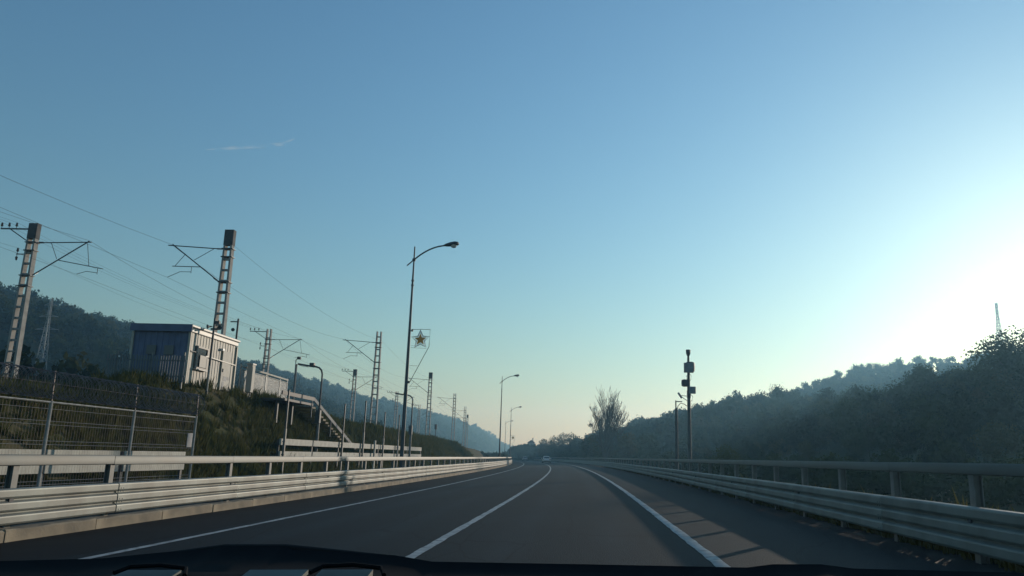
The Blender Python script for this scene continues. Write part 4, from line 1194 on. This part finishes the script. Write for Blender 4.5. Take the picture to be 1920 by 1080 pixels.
# ------------------------------------------------------------------ cars
def car(s_, lat, body, label):
    p = rp(s_, lat)
    root = empty('car', p, rdir(s_), label, 'car', 'cars ahead on the road')
    # lower body and cabin, lofted along y (front +y)
    def loft(secs):
        mb = MB(); n_ = 10; vs = []
        for y, w_, z0, z1, tp in secs:
            for k in range(n_):
                a = 2 * math.pi * (k + .5) / n_
                cx, cz = math.cos(a), math.sin(a)
                ex = abs(cx) ** .45 * (1 if cx > 0 else -1); ez = abs(cz) ** .45 * (1 if cz > 0 else -1)
                t = (ez + 1) / 2
                vs.append((ex * w_ / 2 * (1 - tp * t), y, z0 + (z1 - z0) * t))
        m_ = len(secs)
        fs = [(i * n_ + k, i * n_ + (k + 1) % n_, (i + 1) * n_ + (k + 1) % n_, (i + 1) * n_ + k) for i in range(m_ - 1) for k in range(n_)] + [tuple(range(n_)), tuple((m_ - 1) * n_ + k for k in range(n_))]
        return mb.add(vs, fs)
    bd = loft([(-2.15, 1.5, .38, .88, .05), (-2.05, 1.74, .28, .98, .05), (-1.0, 1.80, .24, .98, .05), (.7, 1.80, .24, .95, .06), (1.7, 1.74, .24, .80, .08), (2.1, 1.5, .32, .66, .1)]).build('body', body, root, True)
    cb_ = loft([(-1.95, 1.30, .9, 1.0, .1), (-1.35, 1.58, .9, 1.44, .22), (.1, 1.60, .9, 1.48, .22), (.95, 1.5, .9, 1.0, .1)]).build('cabin', body, root, True)
    w_ = MB(); w_.add([(-.66, -1.99, 1.0), (.66, -1.99, 1.0), (.55, -1.49, 1.38), (-.55, -1.49, 1.38)], [(0, 1, 2, 3)]); w_.v = [(a, b - .03, c_ + .01) for a, b, c_ in w_.v]
    w_.build('rear_window', MT['glass'], root)
    for s in (-1, 1):
        MB().add([(s * .79, -1.4, 1.0), (s * .79, .6, 1.0), (s * .665, .1, 1.38), (s * .665, -1.15, 1.38)], [(0, 1, 2, 3)]).build('side_window', MT['glass'], root)
        MB().box((s * .66, -2.10, .78), (.28, .10, .16)).build('tail_light', MT['tail'], root)
        MB().box((s * .98, .62, .98), (.16, .1, .12)).build('mirror', body, root)
        for y in (-1.35, 1.35):
            wh = MB().lathe([(.28, -.1), (.31, -.08), (.31, .08), (.28, .1)], 16, rot=Matrix.Rotation(R(90), 3, 'Y')).build('wheel', MT['rubber'], root, True, (s * .78, y, .31))
            MB().lathe([(.02, -.104), (.19, -.104), (.19, .104), (.02, .104)], 12, rot=Matrix.Rotation(R(90), 3, 'Y')).build('rim', MT['galv2'], wh)
    MB().box((0, -2.13, .42), (1.5, .08, .2)).build('bumper', MT['black'], root)
    MB().box((0, -2.165, .66), (.5, .02, .11)).build('number_plate', MT['rope'], root)
    return root
car(172, -1.1, MT['white_car'], 'silver car ahead in the right lane, nearer of two')
car(288, -.2, MT['grey_car'], 'tiny grey car at the bend beside the barrier end')

# ------------------------------------------------------------------ pylons
def pylon(loc, H, w_, label, arms=True):
    root = empty('pylon', loc, 0, label, 'pylon')
    lg = MB()
    tw = w_ * .22
    def cor(t): h2 = w_ / 2 + (tw - w_) / 2 * min(1, t * 1.25); return [(-h2, -h2), (h2, -h2), (h2, h2), (-h2, h2)]
    lv = [i / 9 for i in range(10)]
    r_ = H * .004
    for c_ in range(4): lg.tube([(*cor(t)[c_], t * H) for t in lv], r_, 5)
    lg.build('leg', MT['pylon'], root)
    br = MB()
    for a, b in zip(lv[:-1], lv[1:]):
        for c_ in range(4):
            p, q = cor(a), cor(b); d_ = (c_ + 1) % 4
            br.tube([(*p[c_], a * H), (*q[d_], b * H)], r_ * .6, 4); br.tube([(*p[d_], a * H), (*q[c_], b * H)], r_ * .6, 4)
            br.tube([(*q[c_], b * H), (*q[d_], b * H)], r_ * .6, 4)
    br.build('bracing', MT['pylon'], root)
    if arms:
        for z, L_ in ((.62, .30), (.78, .24), (.92, .17)):
            MB().tube([(-L_ * H * .5, 0, z * H), (0, 0, z * H + H * .03), (L_ * H * .5, 0, z * H)], r_ * .8, 4).tube([(-L_ * H * .5, 0, z * H), (L_ * H * .5, 0, z * H)], r_ * .8, 4).build('crossarm', MT['pylon'], root)
    return root
pylon((-126.6, 170.0, 14.5), 19.4, 2.0, 'pale lattice pylon among the trees of the left hill')
pylon((215.0, 420.0, 58.0), 30.2, 3.6, 'thin lattice tower above the trees near the sun', False)

# ------------------------------------------------------------------ the car one rides in: dashboard edge, wiper
dz = empty('dashboard', (0, .60, .95), 0, 'black dashboard edge and wiper along the bottom of the view', 'dashboard')
edge = [(-0.9, 1.076), (-0.7191, 1.0902), (-0.6434, 1.0959), (-0.5255, 1.104), (-0.459, 1.1131), (-0.4019, 1.119), (-0.3902, 1.1222), (-0.3216, 1.1252), (-0.3094, 1.1225), (-0.1981, 1.122), (-0.1806, 1.1201), (-0.1575, 1.1174), (0.0053, 1.1221), (0.1678, 1.1264), (0.1944, 1.1308), (0.2418, 1.1329), (0.2729, 1.1303), (0.436, 1.1338), (0.5153, 1.136), (.8, 1.135)]
xs = sorted(set([round(float(x), 4) for x in np.linspace(-.9, .8, 60)] + [e[0] for e in edge]))
prof = []
for x in xs:
    t = float(np.interp(x, [e[0] for e in edge], [e[1] for e in edge])) - .95
    b = min(1.1287 + .0485 * x - .95 - .002, t - .010)
    prof.append([(x, -.30, b - .16), (x, -.05, b - .075), (x, .05, b - .03), (x, .12, b - .006), (x, .16, b), (x, .18, b - .002), (x, .235, t - .006), (x, .25, t), (x, .262, t - .008), (x, .28, t - .05), (x, .30, t - .35)])
n_ = len(prof[0])
MB().add([p for rw in prof for p in rw], [(i * n_ + j, i * n_ + j + 1, (i + 1) * n_ + j + 1, (i + 1) * n_ + j) for i in range(len(xs) - 1) for j in range(n_ - 1)]).build('dash_top', MT['black'], dz, True)
def tz(x): return 1.1287 + .0485 * x - .95 - .0005
for a, b in ((-.4477, -.3865), (-.318, -.26), (-.247, -.197)):  # pale raised strips along the dash
    MB().add([(a, .142, tz(a) - .0025), (b, .142, tz(b) - .0025), (b, .160, tz(b) + .001), (a, .160, tz(a) + .001), (a, .142, tz(a) - .01), (b, .142, tz(b) - .01), (b, .160, tz(b) - .01), (a, .160, tz(a) - .01)],
             [(0, 1, 2, 3), (4, 5, 1, 0), (5, 6, 2, 1), (6, 7, 3, 2), (7, 4, 0, 3)]).build('pale_strip', MT['dashstrip'], dz)
for x in (-.405, -.215):
    MB().tube([(x - .035, .135, tz(x) + .000), (x - .028, .15, tz(x) + .004), (x, .155, tz(x) + .006), (x + .028, .15, tz(x) + .005), (x + .035, .135, tz(x) + .001)], .0022, 6).build('vent_bezel', MT['black'], dz, True)
MB().tube([(-.53, .258, .148), (-.44, .258, .162), (-.39, .258, .170), (-.32, .258, .173), (-.25, .258, .170), (-.19, .258, .168)], [.002, .0035, .004, .004, .0035, .002], 8).build('wiper_blade', MT['rubber'], dz, True)

# ------------------------------------------------------------------ thin wisp of cloud, six kilometres off
cm = bpy.data.materials.new('wisp_vapour'); cm.use_nodes = True
cn = cm.node_tree.nodes; cl = cm.node_tree.links; cn.clear()
co = cn.new('ShaderNodeOutputMaterial'); cd = cn.new('ShaderNodeBsdfDiffuse'); ctl = cn.new('ShaderNodeBsdfTranslucent'); ctr = cn.new('ShaderNodeBsdfTransparent')
for q in (cd, ctl): q.inputs[0].default_value = (.9, .9, .9, 1)
ct = cn.new('ShaderNodeTexCoord'); cz = cn.new('ShaderNodeTexNoise'); cz.inputs['Scale'].default_value = .010; cz.inputs['Detail'].default_value = 5
cmp = cn.new('ShaderNodeMapping'); cmp.inputs['Scale'].default_value = (.5, .5, 2.0)
cl.new(ct.outputs['Object'], cmp.inputs[0]); cl.new(cmp.outputs[0], cz.inputs['Vector'])
cr_ = cn.new('ShaderNodeMapRange'); cr_.inputs[1].default_value = .40; cr_.inputs[2].default_value = .75; cr_.inputs[3].default_value = 0; cr_.inputs[4].default_value = .34
cl.new(cz.outputs[0], cr_.inputs[0])
lw = cn.new('ShaderNodeLayerWeight'); lw.inputs[0].default_value = .35
inv = cn.new('ShaderNodeMath'); inv.operation = 'SUBTRACT'; inv.inputs[0].default_value = 1.0; cl.new(lw.outputs['Facing'], inv.inputs[1])
pw = cn.new('ShaderNodeMath'); pw.operation = 'MULTIPLY'; cl.new(inv.outputs[0], pw.inputs[0]); cl.new(cr_.outputs[0], pw.inputs[1])
m1 = cn.new('ShaderNodeMixShader'); m1.inputs[0].default_value = .6; cl.new(cd.outputs[0], m1.inputs[1]); cl.new(ctl.outputs[0], m1.inputs[2])
m2 = cn.new('ShaderNodeMixShader'); cl.new(pw.outputs[0], m2.inputs[0]); cl.new(ctr.outputs[0], m2.inputs[1]); cl.new(m1.outputs[0], m2.inputs[2])
cl.new(m2.outputs[0], co.inputs['Surface'])
wpts = [(-3282.0, 6000.0, 2486.0), (-3164.0, 6000.0, 2495.0), (-3021.0, 6000.0, 2505.0), (-2856.0, 6000.0, 2514.0), (-2714.0, 6000.0, 2523.0), (-2598.0, 6000.0, 2537.0), (-2481.0, 6000.0, 2595.0)]
wc = MB().tube(wpts, [3, 12, 18, 22, 22, 18, 4], 12).build('cloud', cm, smooth=True)
tag(wc, 'thin pale wisp of cloud high above the railway masts', 'cloud')

# ------------------------------------------------------------------ haze in the valley air
hm = bpy.data.materials.new('haze_air'); hm.use_nodes = True
hn = hm.node_tree.nodes; hn.clear()
ho = hn.new('ShaderNodeOutputMaterial'); hv = hn.new('ShaderNodeVolumePrincipled')
hv.inputs['Color'].default_value = (0.34, 0.71, 1.0, 1)
hv.inputs['Absorption Color'].default_value = (1, 1, 1, 1)
hv.inputs['Density'].default_value = 0.00078
hv.inputs['Anisotropy'].default_value = 0.5
hm.node_tree.links.new(hv.outputs[0], ho.inputs['Volume'])
hz = MB().box((0, 900, 58), (2400, 2600, 124)).build('haze', hm)
hz['kind'] = 'stuff'
